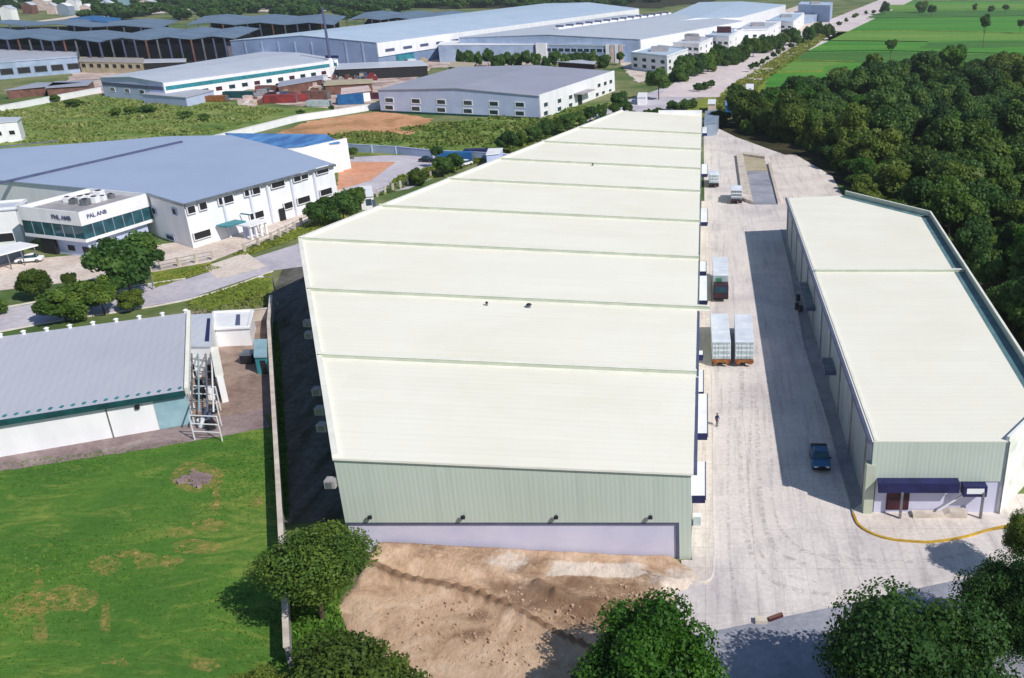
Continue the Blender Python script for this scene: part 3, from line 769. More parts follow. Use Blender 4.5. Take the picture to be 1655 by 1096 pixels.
# ------------------------------------------------------------------ the right warehouse
HR = 8.2
FRy = P(1500, 713, HR)[1]
f0 = P(1410, 713, HR); f1 = P(1630, 714, HR); f0 = (f0[0], FRy); f1 = (f1[0], FRy)
c1 = P(1694, 650, HR); b1 = P(1503, 350, HR); b2 = P(1366, 316, HR); b3 = P(1272, 320, HR)
RO = [f0, f1, c1, b1, b2, b3]
Wr = thing('low_warehouse', 'smaller cream roofed warehouse beside the woods with navy awning on its front', 'warehouse', (centroid(RO)[0], centroid(RO)[1], 0))
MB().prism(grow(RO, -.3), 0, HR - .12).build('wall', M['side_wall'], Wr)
MB().prism(RO, HR - .11, HR).build('roof', M['roof_cream'], Wr)
MB().box(f0[0] + .15, FRy + .0, 3.75, f1[0] - .05, FRy + .22, HR - .12).build('cladding', M['clad_green'], Wr)
MB().box(f0[0] + .7, FRy + .12, 0, f1[0] - .1, FRy + .24, 3.74).build('base_wall', M['lavender'], Wr)
d, n, ln = toward(f1, c1)
panel(MB(), f1, c1, .02, ln, 0, HR + .45, out=.1, back=.2).build('corner_wall', M['white_stain'], Wr)
MB().tube((f1[0] + .12, FRy - .12, .1), (f1[0] + .12, FRy - .12, HR), .07).build('downpipe', M['metal'], Wr)
MB().box(f0[0] - .35, FRy - .1, 0, f0[0] + .55, FRy + .9, 5.6).build('corner_pillar', M['parapet_green'], Wr)
# parapet and lined valley gutter along the right and back edges
mb = MB(); mg = MB()
for p, q in ((c1, b1), (b1, b2)):
    mb.seg(p, q, HR - .3, HR + .9, .2, 0)
    mg.seg(p, q, HR + .004, HR + .03, 1.5, .86)
mg.build('gutter', M['teal_gutter'], Wr); pw = mb.build('parapet', M['parapet_green'], Wr)
mb = MB()
for p, q in ((c1, b1), (b1, b2)): mb.seg(p, q, HR + .9, HR + .97, .3)
mb.build('coping', M['roof_trim'], pw)
yc = P(1320, 440, HR)[1]; xa = P(1318, 440, HR)[0]; xb = P(1551, 432, HR)[0]
cw = MB().box(xa, yc, HR - .02, xb, yc + .3, HR + .4).build('cross_wall', M['parapet_green'], Wr)
MB().box(xa, yc - .06, HR + .4, xb + .6, yc + .36, HR + .47).build('coping', M['roof_trim'], cw)
MB().seg(f0, b3, HR - .35, HR + .1, .3, .2).build('gutter', M['navy_trim'], Wr)
MB().seg((f0[0] + .35, f0[1]), (b3[0] + .35, b3[1]), HR + .0, HR + .08, .3, 0).build('edge_trim', M['roof_trim'], Wr)
# front awning, sign board, door, ramp rail
_at = zat(1486, 782, FRy - .9); _ab = zat(1486, 797, FRy - .9)
aw = MB().yz([(FRy - .9, _ab), (FRy - .86, _at), (FRy + .1, _at + .12), (FRy + .1, _at)], P(1420, 790, 3.5)[0], P(1551, 790, 3.5)[0]).build('awning', M['navy'], Wr)
sg = MB().yz([(FRy - .95, 2.6), (FRy - .9, 3.7), (FRy + .1, 3.7), (FRy + .1, 2.6)], P(1558, 795, 3.2)[0], P(1596, 795, 3.2)[0]).build('sign_box', M['navy'], Wr)
MB().yz([(FRy - .975, 2.95), (FRy - .925, 3.5), (FRy - .88, 3.5), (FRy - .93, 2.95)], P(1563, 795, 3.2)[0], P(1591, 795, 3.2)[0]).build('sign_face', M['white'], sg)
MB().box(P(1427, 820)[0], FRy + .02, .5, P(1463, 820)[0], FRy + .13, 2.9).build('door', M['maroon'], Wr)
for x in (1450, 1578):
    X = P(x, 828)[0]; MB().box(X - .12, FRy - 1.0, 0, X + .12, FRy - .8, 3.1).build('post', M['metal'], Wr)
rm = MB(); X0 = P(1470, 825)[0]; X1 = P(1556, 825)[0]
rm.xz([(X0, 0), (X1, 0), (X1, .8), (X0 + 3.6, .8), (X0 + 3.0, .5), (X0, .5)], FRy - .9, FRy - .02); rm.build('step', M['conc_wall'], Wr)
st = MB()
st.xz([(P(1508, 825)[0], .8), (P(1512, 825)[0], .8), (P(1540, 802)[0], 2.6), (P(1536, 802)[0], 2.6)], FRy - .55, FRy - .4); st.build('stair_rail', M['white'], Wr)
# shaded left side: doors, canopies, pillars
d, n, ln = toward(f0, b3)
for k in range(11):
    s = 3 + k * (ln - 6) / 10
    panel(MB(), f0, b3, s - .2, s + .2, 0, HR - .4, out=.12, back=.3).build('pilaster', M['conc_grey'], Wr)
for k in range(5):
    s = 6.6 + k * (ln - 14) / 4.2
    panel(MB(), f0, b3, s, s + 3.4, .15, 3.8, out=-.2, back=.4).build('roller_door', M['grey_wall'], Wr)
for yy, le in ((497, 11), (600, 4)):
    s = max(2, (P(1320, yy, 4.2)[1] - FRy) * ln / (b3[1] - FRy))
    c = panel(MB(), f0, b3, s, s + le, 4.1, 4.25, out=1.3, back=.2).build('canopy', M['metal'], Wr)
    panel(MB(), f0, b3, s - .12, s - .01, 3.7, 4.27, out=1.3, back=.1).build('canopy_fascia', M['navy_trim'], c)
# drums by the canopy
for i, (a, b) in enumerate(((1288, 496), (1294, 500), (1290, 482))):
    x, y = P(a, b, .5); o = thing('oil_drum', 'dark drum standing in the shade below the side canopy', 'drum', (x, y, .13), 'dark drums by the right warehouse')
    MB().tube((x, y, .13), (x, y, 1.05), .34, n=14).build('barrel', M['cloth_dark'], o)
    mb = MB(); [mb.tube((x, y, .13 + h), (x, y, .17 + h), .36, n=14) for h in (.02, .3, .6, .88)]; mb.build('hoop', M['metal'], o)

# ------------------------------------------------------------------ boundary walls and fences
def wall_line(name, label, cat, pts, h, t, mat, cap=None, posts=0, group=None):
    o = thing(name, label, cat, pts[0], group)
    mb = MB(); mc = MB(); mp = MB()
    for p, q in zip(pts[:-1], pts[1:]):
        mb.seg(p, q, 0, h, t)
        if cap: mc.seg(p, q, h, h + .1, t + .16)
        if posts:
            n = max(1, int((Vector(q) - Vector(p)).length / posts))
            for k in range(n):
                v = Vector(p).lerp(Vector(q), k / n); mp.box(v.x - t * .8, v.y - t * .8, 0, v.x + t * .8, v.y + t * .8, h + .18)
    mb.build('panel', mat, o)
    if cap: mc.build('coping', cap, o)
    if posts: mp.build('pier', cap or mat, o)
    return o
wall_line('boundary_wall', 'long pale concrete wall between the lawn and the dark alley', 'wall',
          px((438, 478), (434, 520), (441, 640), (447, 740), (453, 845), (459, 950), (463, 1046), z=2.2), 2.2, .3, M['conc_grey'], M['conc_wall'])
wall_line('yard_wall', 'low cream wall closing the brown yard towards the street', 'wall', px((308, 513), (372, 506), (436, 498), z=1.8), 1.8, .25, M['conc_wall'], M['conc_wall'], 5)
wall_line('compound_wall', 'white compound wall running from the blue roof to the grey hall', 'wall', px((318, 226), (400, 206), (480, 186), (545, 177), (612, 166), z=2.2), 2.2, .3, M['white'], M['white'])
wall_line('compound_wall', 'white compound wall at the far left edge of the scrub', 'wall', px((-60, 180), (0, 171), (80, 156), (162, 141), z=2.2), 2.2, .3, M['white'], M['white'])
wall_line('compound_wall', 'pale blue wall of panels behind the car park and grass strip', 'wall', px((562, 233), (640, 237), (700, 243), (790, 247), z=2.2), 2.2, .3, M['far_wall'], M['lav_wall'], 7)
wall_line('compound_wall', 'pale wall standing behind the gate and below the meadow', 'wall', px((795, 247), (850, 252), z=2.2), 2.2, .3, M['lav_wall'], M['white'], 7)
def rail_fence(label, pts, h=1.7):
    o = thing('fence', label, 'fence', pts[0])
    mr = MB(); k_ = 0
    for p, q in zip(pts[:-1], pts[1:]):
        for z in (.3, .9, h - .15): mr.seg(p, q, z, z + .08, .06)
        n = max(1, int((Vector(q) - Vector(p)).length / 2.6))
        for k in range(n + 1):
            v = Vector(p).lerp(Vector(q), k / n); k_ += 1
            if k < n or q == pts[-1]: MB().box(v.x - .22, v.y - .22, 0, v.x + .22, v.y + .22, h + .1).build('post', M['conc_wall'], o)
    mr.build('rail', M['metal'], o)
rail_fence('fence of pale posts before the glass banded office', px((243, 440), (290, 431), (345, 420)))
rail_fence('fence of pale posts before the white halls entrance', px((396, 408), (440, 390), (488, 366), (540, 344)))
rail_fence('fence of pale posts on the verge by the white gate house', px((610, 318), (660, 300), (720, 280)))

# ------------------------------------------------------------------ halls on the left: white office, white hall, grey roofed store
def roof_px(pts, z): return [P(a, b, z) for a, b in pts]
# large white hall with blue grey roof
hz = 8.6
wa = P(297, 331, hz); wb = P(541, 266, hz); wc = P(372, 219, hz + 1.6); wl = P(236, 313, hz)
H = thing('white_hall', 'white walled hall with blue grey roof and two rows of black windows', 'warehouse', (-120, 200, 0))
back = [P(270, 221, hz), P(148, 231, hz), P(-120, 250, hz)]
_o = [P(126, 344, 8.7), P(27, 334, 8.7), P(238, 313, 8.7)]
_ob = (_o[1][0] + _o[2][0] - _o[0][0], _o[1][1] + _o[2][1] - _o[0][1])
poly = [wa, wb, P(470, 243, hz), P(372, 219, hz)] + back + [(_ob[0] * 4 - _o[2][0] * 3, _ob[1] * 4 - _o[2][1] * 3), _ob, wl]
MB().prism(grow(poly, -.4), 0, hz - .1).build('wall', M['white'], H)
MB().prism(poly, hz - .1, hz + .12).build('roof', M['blue_grey_roof'], H)
MB().seg(P(-2, 299, hz), P(294, 231, hz), hz + .13, hz + .5, .8).build('roof_ridge', M['navy_trim'], H)
MB().seg(P(-60, 246, hz), P(95, 229, hz), hz + .13, hz + .35, .8).build('roof_ridge', M['metal'], H)
MB().seg(wa, wb, hz - .35, hz + .14, .5, -.1).build('gutter', M['metal'], H)
MB().seg(wl, wa, hz - .3, hz + .14, .4, -.1).build('gutter', M['metal'], H)
d, n, ln = toward(wa, wb)
def pv(p, q, a, b):          # along-wall distance and height of a pixel on the wall p-q
    d, n, ln = toward(p, q); r = ray(a, b)
    # solve camera ray with wall plane
    nn = Vector((n.x, n.y)); t = nn.dot(Vector(p)) / nn.dot(Vector((r[0], r[1])))
    X = Vector((r[0] * t, r[1] * t)); return (X - Vector(p)).dot(d), H0 + r[2] * t
for a, b, w in ((309, 339, 1.6), (328, 333, 1.6), (365, 323, 3.4), (401, 311, 1.8), (414, 308, 1.8), (449, 297, 3.4), (480, 288, 1.9), (492, 284, 1.9), (521, 275, 3.4),
                (327, 379, 3.6), (415, 348, 3.4), (466, 332, 2.2), (491, 323, 3.4), (527, 310, 3.4)):
    s, z = pv(wa, wb, a, b); window(H, wa, wb, s, w, max(.4, z - .65), z + .65, M['white'], M['dark'], .14, .1)
s, z = pv(wa, wb, 455, 338); panel(MB(), wa, wb, s - .7, s + .7, 0, 2.6, out=.12).build('door', M['dark'], H)
for k in range(1, 6):
    s = ln * k / 6 + (2 if k < 3 else 0); panel(MB(), wa, wb, s - .2, s + .2, 0, hz - .4, out=.12, back=.3).build('pilaster', M['pil'], H)
for a, b, w in ((249, 341, 1.4), (282, 342, 1.4), (276, 385, 3.0)):
    s, z = pv(wl, wa, a, b); window(H, wl, wa, s, w, max(.4, z - .55), z + .55, M['lav_wall'], M['dark'], .14, .1)
s0, z0 = pv(wa, wb, 350, 372)
E = thing('entrance_porch', 'small white entrance porch with teal canopies against the white hall', 'porch', P(375, 400), None)
s1, _ = pv(wa, wb, 392, 360)
for (a, b, o_, zz) in ((s0, s0 + 4.5, 3.0, 3.0), (s0 + 6, s1, 2.6, 3.9)):
    panel(MB(), wa, wb, a, b, zz, zz + .25, out=o_, back=-.1).build('canopy', M['teal'], E)
panel(MB(), wa, wb, s0 + 2.5, s1 + 1, 2.7, 2.95, out=6.0, back=-2.6).build('roof_slab', M['white'], E)
for k in range(4):
    s = s0 + 3 + k * (s1 - s0 - 2.5) / 3
    panel(MB(), wa, wb, s - .2, s + .2, 0, 2.7, out=5.6, back=-5.2).build('column', M['white'], E)
panel(MB(), wa, wb, s0 + 3.2, s1 + .4, 0, 2.7, out=3.4, back=-3.2).build('wall', M['lav_wall'], E)
# office block with a band of dark glass
oz = 8.7
oc = P(126, 344, oz); ol = P(27, 334, oz); orr = P(238, 313, oz); ob = (ol[0] + orr[0] - oc[0], ol[1] + orr[1] - oc[1])
O = thing('office_block', 'white two storey office with a dark teal glass band and rooftop machines', 'office', (*oc, 0))
up = [ol, oc, orr, ob]; lo_ = grow(up, -1.3)
MB().prism([(Vector(lo_[0]) + (Vector(lo_[1]) - Vector(lo_[0])) * .35).to_tuple() if i == 0 else p for i, p in enumerate(lo_)], 0, 3.4).build('lower_wall', M['lav_wall'], O)
MB().prism(grow(up, -.35), 3.4, 6.6).build('wall', M['grey_wall'], O)
MB().prism(up, 3.1, 3.7).build('floor_slab', M['white'], O)
MB().prism(up, 6.2, 7.9).build('wall', M['white'], O)
mb = MB()
for i in range(4): mb.seg(up[i], up[(i + 1) % 4], 7.9, 8.75, .3, .15)
mb.build('parapet', M['white'], O)
MB().prism(grow(up, -.4), 7.9, 8.0).build('roof', M['conc_grey'], O)
for p, q, n_ in ((ol, oc, 5), (oc, orr, 6)):
    d, n, ln = toward(p, q)
    g = panel(MB(), p, q, .05, ln - .05, 3.7, 6.2, out=-.1, back=.36).build('glass_band', M['band_glass'], O)
    mb = MB()
    for k in range(1, n_ + 1): panel(mb, p, q, ln * k / (n_ + 1) - .06, ln * k / (n_ + 1) + .06, 3.7, 6.2, out=-.03, back=.1)
    mb.build('mullion', M['grey_wall'], g)
d, n, ln = toward(ol, oc)
for s in (ln * .66, ln * .9): panel(MB(), lo_[0], lo_[1], s - 1.9, s - .3, .9, 1.9, out=.08).build('window', M['dark'], O)
panel(MB(), ol, oc, 3.2, 6.4, 0, 3.1, out=-.2, back=.8).build('garage_opening', M['dark'], O)
def text_mesh(name, body, size, p, q, s, z, mat, parent, out=.06):
    cu = bpy.data.curves.new(name, 'FONT'); cu.body = body; cu.size = size; cu.extrude = .04; cu.align_x = 'CENTER'; cu.align_y = 'CENTER'; cu.offset = .02
    tmp = bpy.data.objects.new(name, cu); col.objects.link(tmp)
    dg = bpy.context.evaluated_depsgraph_get(); me = bpy.data.meshes.new_from_object(tmp.evaluated_get(dg))
    bpy.data.objects.remove(tmp)
    d, n, ln = toward(p, q)
    me.transform(Matrix(((d.x, 0, n.x, p[0] + d.x * s + n.x * out - parent.location.x), (d.y, 0, n.y, p[1] + d.y * s + n.y * out - parent.location.y), (0, 1, 0, z - parent.location.z), (0, 0, 0, 1))))
    me.materials.clear(); me.materials.append(mat)
    o = bpy.data.objects.new(name, me); col.objects.link(o); o.parent = parent
s, z = pv(ol, oc, 99, 352); text_mesh('sign_lettering', 'PNL AMB', 1.15, ol, oc, s, z, M['navy_trim'], O)
s, z = pv(oc, orr, 156, 346); text_mesh('sign_lettering', 'PAL ANB', 1.05, oc, orr, s, z, M['navy_trim'], O)
# machines on the office roof
rng = random.Random(3)
ux = (Vector(orr) - Vector(oc)); uy = (Vector(ol) - Vector(oc))
for k in range(9):
    a, b = ((.45, .62), (.55, .62), (.66, .62), (.45, .42), (.58, .42), (.70, .42), (.82, .42), (.82, .62), (.5, .78))[k]
    v = Vector(oc) + ux * a + uy * b; s = rng.uniform(.5, .8)
    o = thing('rooftop_unit', 'small cooling unit standing on the glass banded office roof', 'cooling unit', (v.x, v.y, 8.0), 'cooling units on the office roof')
    MB().box(v.x - s, v.y - s, 8.0, v.x + s, v.y + s, 8.0 + s * 1.7).build('casing', M['white'] if k % 3 else M['metal'], o, .05)
    MB().tube((v.x, v.y, 8.0 + s * 1.7), (v.x, v.y, 8.12 + s * 1.7), s * .7, n=12).build('fan', M['dark'], o)
# low canopy and white wing at the left edge
q0 = P(-60, 345, 7.2); q1 = P(24, 338, 7.2)
LW = shed('white_wing', 'white wing with one black window at the left picture edge', 'building', [q0, q1, (q1[0] - 2, q1[1] + 6), (q0[0] - 2, q0[1] + 6)], 7.2, M['white'], M['grey_roof'], parapet=.5)
s, z = pv(q0, q1, 9, 384); window(LW, q0, q1, s, 2.6, z - .8, z + .8, M['white'], M['dark'])
g0 = P(-40, 423, 3); g1 = P(61, 396, 3)
cp = thing('carport', 'low carport with a thin white roof beside the office', 'carport', g0)
MB().seg(g0, g1, 2.85, 3.1, 5.0, 2.4).build('roof', M['white'], cp)
for k in range(5):
    v = Vector(g0).lerp(Vector(g1), .05 + k * .22); MB().tube((v.x, v.y, 0), (v.x, v.y, 2.9), .1).build('post', M['metal'], cp)
MB().seg(g0, g1, 0, 2.6, .2, 4.6).build('wall', M['grey_wall'], cp)
# blue roofed hall with a white gable wall
bz = 7.5
bp = roof_px(((435, 238), (559, 228), (530, 224), (365, 217)), bz)
bp = [P(400, 243, bz), P(548, 231, bz), P(525, 218, bz), P(365, 216, bz)]
Bh = shed('blue_roofed_hall', 'hall with bright blue roof and white wall behind the white hall', 'warehouse', bp, bz, M['white'], M['blue_roof'])
w0 = P(462, 262, 6); w1 = P(560, 227, bz)
MB().seg(P(470, 246, bz), P(560, 226, bz), 0, bz + .5, .3).build('gable_wall', M['white'], Bh)
# grey roofed store below the street
ez, rz_ = 4.35, 6.6
e0 = P(-320, 738, ez); e0 = None
er = P(299, 633, ez); el = P(0, 681, ez); rr = P(303, 507, rz_); rl = P(0, 546, rz_)
k = 2.2
el2 = tuple(Vector(er) + (Vector(el) - Vector(er)) * k); rl2 = tuple(Vector(rr) + (Vector(rl) - Vector(rr)) * k)
G = thing('grey_roofed_store', 'store with lavender grey roof, white wall and teal eave above the lawn', 'warehouse', (*er, 0))
mb = MB(); mb.add([(*el2, ez), (*er, ez), (*rr, rz_), (*rl2, rz_), (*el2, ez + .14), (*er, ez + .14), (*rr, rz_ + .14), (*rl2, rz_ + .14)],
                  [(3, 2, 1, 0), (4, 5, 6, 7), (0, 1, 5, 4), (1, 2, 6, 5), (2, 3, 7, 6), (3, 0, 4, 7)]); mb.build('roof', M['lav_roof'], G)
ins = lambda p, c, k=.6: tuple(Vector(p) + (Vector(c) - Vector(p)).normalized() * k)
cc = centroid([el2, er, rr, rl2])
i0, i1, i2, i3 = [ins(p, cc, .5) for p in (el2, er, rr, rl2)]
MB().add([(*i0, 0), (*i1, 0), (*i2, 0), (*i3, 0), (*i0, ez - .02), (*i1, ez - .02), (*i2, rz_ - .02), (*i3, rz_ - .02)],
         [(0, 1, 5, 4), (1, 2, 6, 5), (2, 3, 7, 6), (3, 0, 4, 7)]).build('wall', M['white'], G)
MB().seg(el2, er, ez - .42, ez + .16, .34, -.17).build('gutter', M['teal_dark'], G)
mb = MB()
d, n, ln = toward(el2, er)
for k in range(60):
    v = Vector(er) - d * (.5 + k * 1.05); up_ = Vector((rr[0] - er[0], rr[1] - er[1])).normalized()
    v = v + up_ * .7; z = ez + .15 + .7 * (rz_ - ez) / (Vector(rr) - Vector(er)).length
    mb.box(v.x - .14, v.y - .2, z, v.x + .14, v.y + .2, z + .12)
mb.build('snow_clip', M['teal'], G) if False else mb.build('roof_clip', M['teal'], G)
MB().add([(*er, ez - .3), (er[0] + .5, er[1], ez - .3), (rr[0] + .5, rr[1], rz_ - .3), (*rr, rz_ - .3), (*er, ez + .5), (er[0] + .5, er[1], ez + .5), (rr[0] + .5, rr[1], rz_ + .5), (*rr, rz_ + .5)],
         [(3, 2, 1, 0), (4, 5, 6, 7), (0, 1, 5, 4), (1, 2, 6, 5), (2, 3, 7, 6), (3, 0, 4, 7)]).build('verge_trim', M['roof_trim'], G)
for k in range(9):
    x, y = P(302 - k * 37.3, 506 + k * 4.9, rz_)
    v = MB().tube((x, y - .2, rz_ + .1), (x, y - .2, rz_ + .5), .22, .22, 10).build('roof_vent', M['white'], G)
    MB().tube((x, y - .2, rz_ + .5), (x, y - .2, rz_ + .65), .34, .1, 10).build('vent_cap', M['white'], v)
s, z = pv(i0, i1, 276, 664)
panel(MB(), i0, i1, s - 1.5, s + 1.9, .1, 3.7, out=.08).build('door', M['teal_light'], G)
s, z = pv(i0, i1, 222, 657); panel(MB(), i0, i1, s - .22, s + .22, z - .22, z + .22, out=.3).build('exhaust', M['dark'], G)
s, z = pv(i0, i1, 175, 675); panel(MB(), i0, i1, s - .06, s + .06, .0, 3.9, out=.1).build('downpipe', M['metal'], G)
# annex: lean-to roof, white screen wall, racks of machinery
a0 = P(306, 560, 4.4); a1 = P(340, 560, 4.4); a2 = P(343, 508, 4.4); a3 = P(308, 510, 4.4)
An = thing('lean_to_annex', 'pale lean-to annex with a dark roof slot beside the grey store', 'annex', a0)
MB().prism([a0, a1, a2, a3], 0, 4.3).build('wall', M['white'], An); MB().prism(grow([a0, a1, a2, a3], .15), 4.3, 4.5).build('roof', M['grey_roof'], An)
MB().prism([P(331, 552, 4.5), P(338, 552, 4.5), P(340, 515, 4.5), P(335, 515, 4.5)], 4.504, 4.56).build('roof_slot', M['navy'], An)
Ws = thing('screen_wall', 'white screen wall beside the racks of machinery', 'wall', P(346, 560, 0))
MB().seg(P(346, 562, 3.6), P(355, 608, 3.6), 0, 3.6, .7).build('panel', M['white'], Ws)
MB().seg(P(346, 562, 3.6), P(355, 608, 3.6), 3.6, 3.72, .9).build('coping', M['roof_trim'], Ws)
rk = thing('machine_rack', 'cluttered steel rack with pipes and trays beside the grey store', 'rack', P(325, 660))
for k in range(5):
    y_ = 575 + k * 24; l = P(305, y_, 3.2); r = P(346 + k * 1, y_ + 2, 3.2)
    for p in (l, r): MB().box(p[0] - .05, p[1] - .05, 0, p[0] + .05, p[1] + .05, 3.2).build('post', M['white'], rk)
    for z in (1.1, 2.1, 3.15): MB().seg(l, r, z, z + .08, .12).build('beam', M['white'] if k % 2 == 0 else M['metal'], rk)
for u, mt in ((.15, 'metal'), (.4, 'teal_light'), (.7, 'metal'), (.92, 'white')):
    p = Vector(P(305, 575, 3)).lerp(Vector(P(346, 577, 3)), u); q = Vector(P(305, 668, 3)).lerp(Vector(P(350, 670, 3)), u)
    MB().tube((p.x, p.y, 3.4), (q.x, q.y, 3.4), .1).build('pipe', M[mt], rk)
rng = random.Random(9)
for k in range(14):
    x, y = P(rng.uniform(308, 345), rng.uniform(585, 690), .6); mt = rng.choice(['dark', 'metal', 'navy_trim', 'dark', 'white'])
    o = thing('drum', 'drum standing among the racks beside the grey store', 'drum', (x, y, 0), 'drums under the machinery racks')
    MB().tube((x, y, .05), (x, y, rng.uniform(.9, 2.2)), rng.uniform(.4, .6), n=12).build('barrel', M[mt], o)
    MB().tube((x, y, .02), (x, y, .1), .66, n=12).build('base', M['metal'], o)
wt = roof_px(((347, 531), (402, 529), (408, 503), (345, 506)), 2.8)
Wl = shed('white_store', 'low white flat roofed store in the back of the brown yard', 'building', wt, 2.8, M['white'], M['white'], parapet=.3)
MB().prism([P(380, 527, 3), P(388, 527, 3), P(388, 508, 3), P(382, 508, 3)], 2.924, 3.0).build('roof_light', M['navy_trim'], Wl)
bt = roof_px(((411, 576), (431, 576), (431, 550), (411, 550)), 2.6)
Bt = shed('teal_booth', 'pale teal booth standing against the boundary wall', 'booth', bt, 2.6, M['teal'], M['teal_light'], over=.2)
panel(MB(), bt[0], bt[1], .6, 1.3, 0, 2.0, out=.06).build('door', M['dark'], Bt)
cb = thing('black_crate', 'black crate beside the teal booth', 'crate', P(404, 585))
x, y = P(404, 585); MB().box(x - .8, y - .9, 0, x + .8, y + .9, 1.3).build('body', M['cloth_dark'], cb, .05); MB().box(x - .88, y - .98, 1.3, x + .88, y + .98, 1.42).build('lid', M['metal'], cb)

# ------------------------------------------------------------------ halls of the middle distance
def front_windows(o, p, q, n, zs, w, h, pane='glass', frame='white', s0=.1, s1=.9):
    d, nn, ln = toward(p, q)
    for k in range(n):
        for z in zs: window(o, p, q, ln * (s0 + (s1 - s0) * k / max(1, n - 1)), w, z, z + h, M[frame], M[pane], .25, .08)
z = 7.8
g = roof_px(((611, 146), (871, 156), (992, 116), (740, 109)), z)
GH = shed('grey_hall', 'hall with lilac grey roof and paired rows of windows beyond the meadow', 'warehouse', g, z, M['lav_wall'], M['lilac_roof'], ridge=1.6)
d, n, ln = toward(g[0], g[1])
for a in (629, 672, 713, 756, 798, 840):
    for b in (162 + (a - 629) * .035, 174 + (a - 629) * .045):
        s, zz = pv(g[0], g[1], a, b); window(GH, g[0], g[1], s, 3.2, zz - .7, zz + .7, M['white'], M['glass'], .3, .1)
panel(MB(), g[0], g[1], .0, ln, 0, .7, out=.15, back=.1).build('plinth', M['teal_dark'], GH)
panel(MB(), g[1], g[2], .0, toward(g[1], g[2])[2], 0, z + .5, out=.25, back=.1).build('side_wall', M['white'], GH)
p_, q_ = [tuple(Vector(v) + toward(g[1], g[2])[1] * .25) for v in (g[1], g[2])]
for a, b in ((882, 169), (904, 163), (922, 157), (882, 183), (904, 176), (922, 170), (968, 138), (978, 135), (987, 132), (965, 153), (975, 150), (986, 147)):
    s, zz = pv(p_, q_, a, b); window(GH, p_, q_, s, 3.4, max(.5, zz - .7), zz + .7, M['white'], M['glass'], .2, .08)
s, zz = pv(p_, q_, 937, 160); panel(MB(), p_, q_, s - 2, s + 2, 0, 4.4, out=.2).build('door', M['cloth_dark'], GH)
panel(MB(), p_, q_, s - 6, s + 8, 4.5, 4.8, out=3.5, back=.1).build('canopy', M['conc_grey'], GH)
# long white works with a teal window band
z = 7.5
g = roof_px(((162, 126), (263, 134), (545, 96), (425, 84)), z)
WW = shed('white_works', 'long white works with pale roof and a teal window band', 'warehouse', g, z, M['lav_wall'], M['grey_roof'], ridge=1.2)
panel(MB(), g[1], g[2], 0, toward(g[1], g[2])[2], 0, z - .1, out=.25, back=.1).build('side_wall', M['white'], WW)
p_, q_ = [tuple(Vector(v) + toward(g[1], g[2])[1] * .25) for v in (g[1], g[2])]
ln = toward(p_, q_)[2]
panel(MB(), p_, q_, .5, ln - 1, 4.6, 6.1, out=.1).build('window_band', M['teal'], WW)
panel(MB(), g[0], g[1], .5, toward(g[0], g[1])[2] - .5, 4.6, 6.0, out=.1).build('window_band', M['navy_trim'], WW)
for k in range(13): window(WW, p_, q_, ln * (.05 + .07 * k), 3.2, 1.6, 3.2, M['white'], M['glass'] if k % 3 else M['maroon'], .2, .1)
for k in range(3): window(WW, g[0], g[1], 6 + k * 9, 3, 2.6, 4, M['white'], M['glass'], .2, .1)
lw = roof_px(((230, 152), (300, 158), (345, 146), (275, 143)), 3.5)
shed('lilac_lean_to', 'low lilac roofed shed before the teal banded works', 'shed', lw, 3.5, M['lav_wall'], M['lav_roof'])
# left edge hall
z = 7.5
g = roof_px(((-80, 107), (124, 92), (124, 80), (-80, 77)), z)
EH = shed('lilac_roofed_hall', 'hall with flat lilac roof at the far left edge', 'warehouse', g, z, M['far_wall'], M['lav_roof'], parapet=.6)
ln = toward(g[0], g[1])[2]
front_windows(EH, g[0], g[1], 5, (2,), 5, 2.5, 'dark', 'metal', .4, .95)
g = roof_px(((-60, 200), (28, 195), (34, 189), (-60, 187)), 5.5)
SW = shed('white_shed', 'small white shed with grey roof on the scrub at the left edge', 'shed', roof_px(((-60, 203), (27, 196), (33, 190), (-60, 190)), 6), 6, M['white'], M['grey_roof'])
front_windows(SW, *roof_px(((-60, 203), (27, 196)), 6), 2, (2.2,), 1.4, 1.2, 'dark', 'white', .6, .85)
# tan row and far shed behind the works
g = roof_px(((128, 100), (228, 102), (232, 95), (130, 93)), 5)
TR = shed('tan_block', 'tan masonry block with a row of small dark windows', 'building', g, 5, M['tan'], M['conc_grey'], parapet=.4)
front_windows(TR, g[0], g[1], 8, (2.4,), 2.2, 1.8, 'dark', 'tan', .06, .94)
g = roof_px(((222, 102), (300, 100), (300, 95), (222, 96)), 4); shed('long_grey_shed', 'long low shed with pale roof beside the tan block', 'shed', g, 4, M['dark'], M['grey_roof'])
g = roof_px(((356, 74), (385, 78), (405, 70), (372, 66)), 8)
WT = shed('white_tower_block', 'small white block with dark openings left of the far hall', 'building', g, 8, M['white'], M['white'], parapet=.5)
panel(MB(), g[0], g[1], 2, 9, 0, 6, out=.1).build('opening', M['dark'], WT)

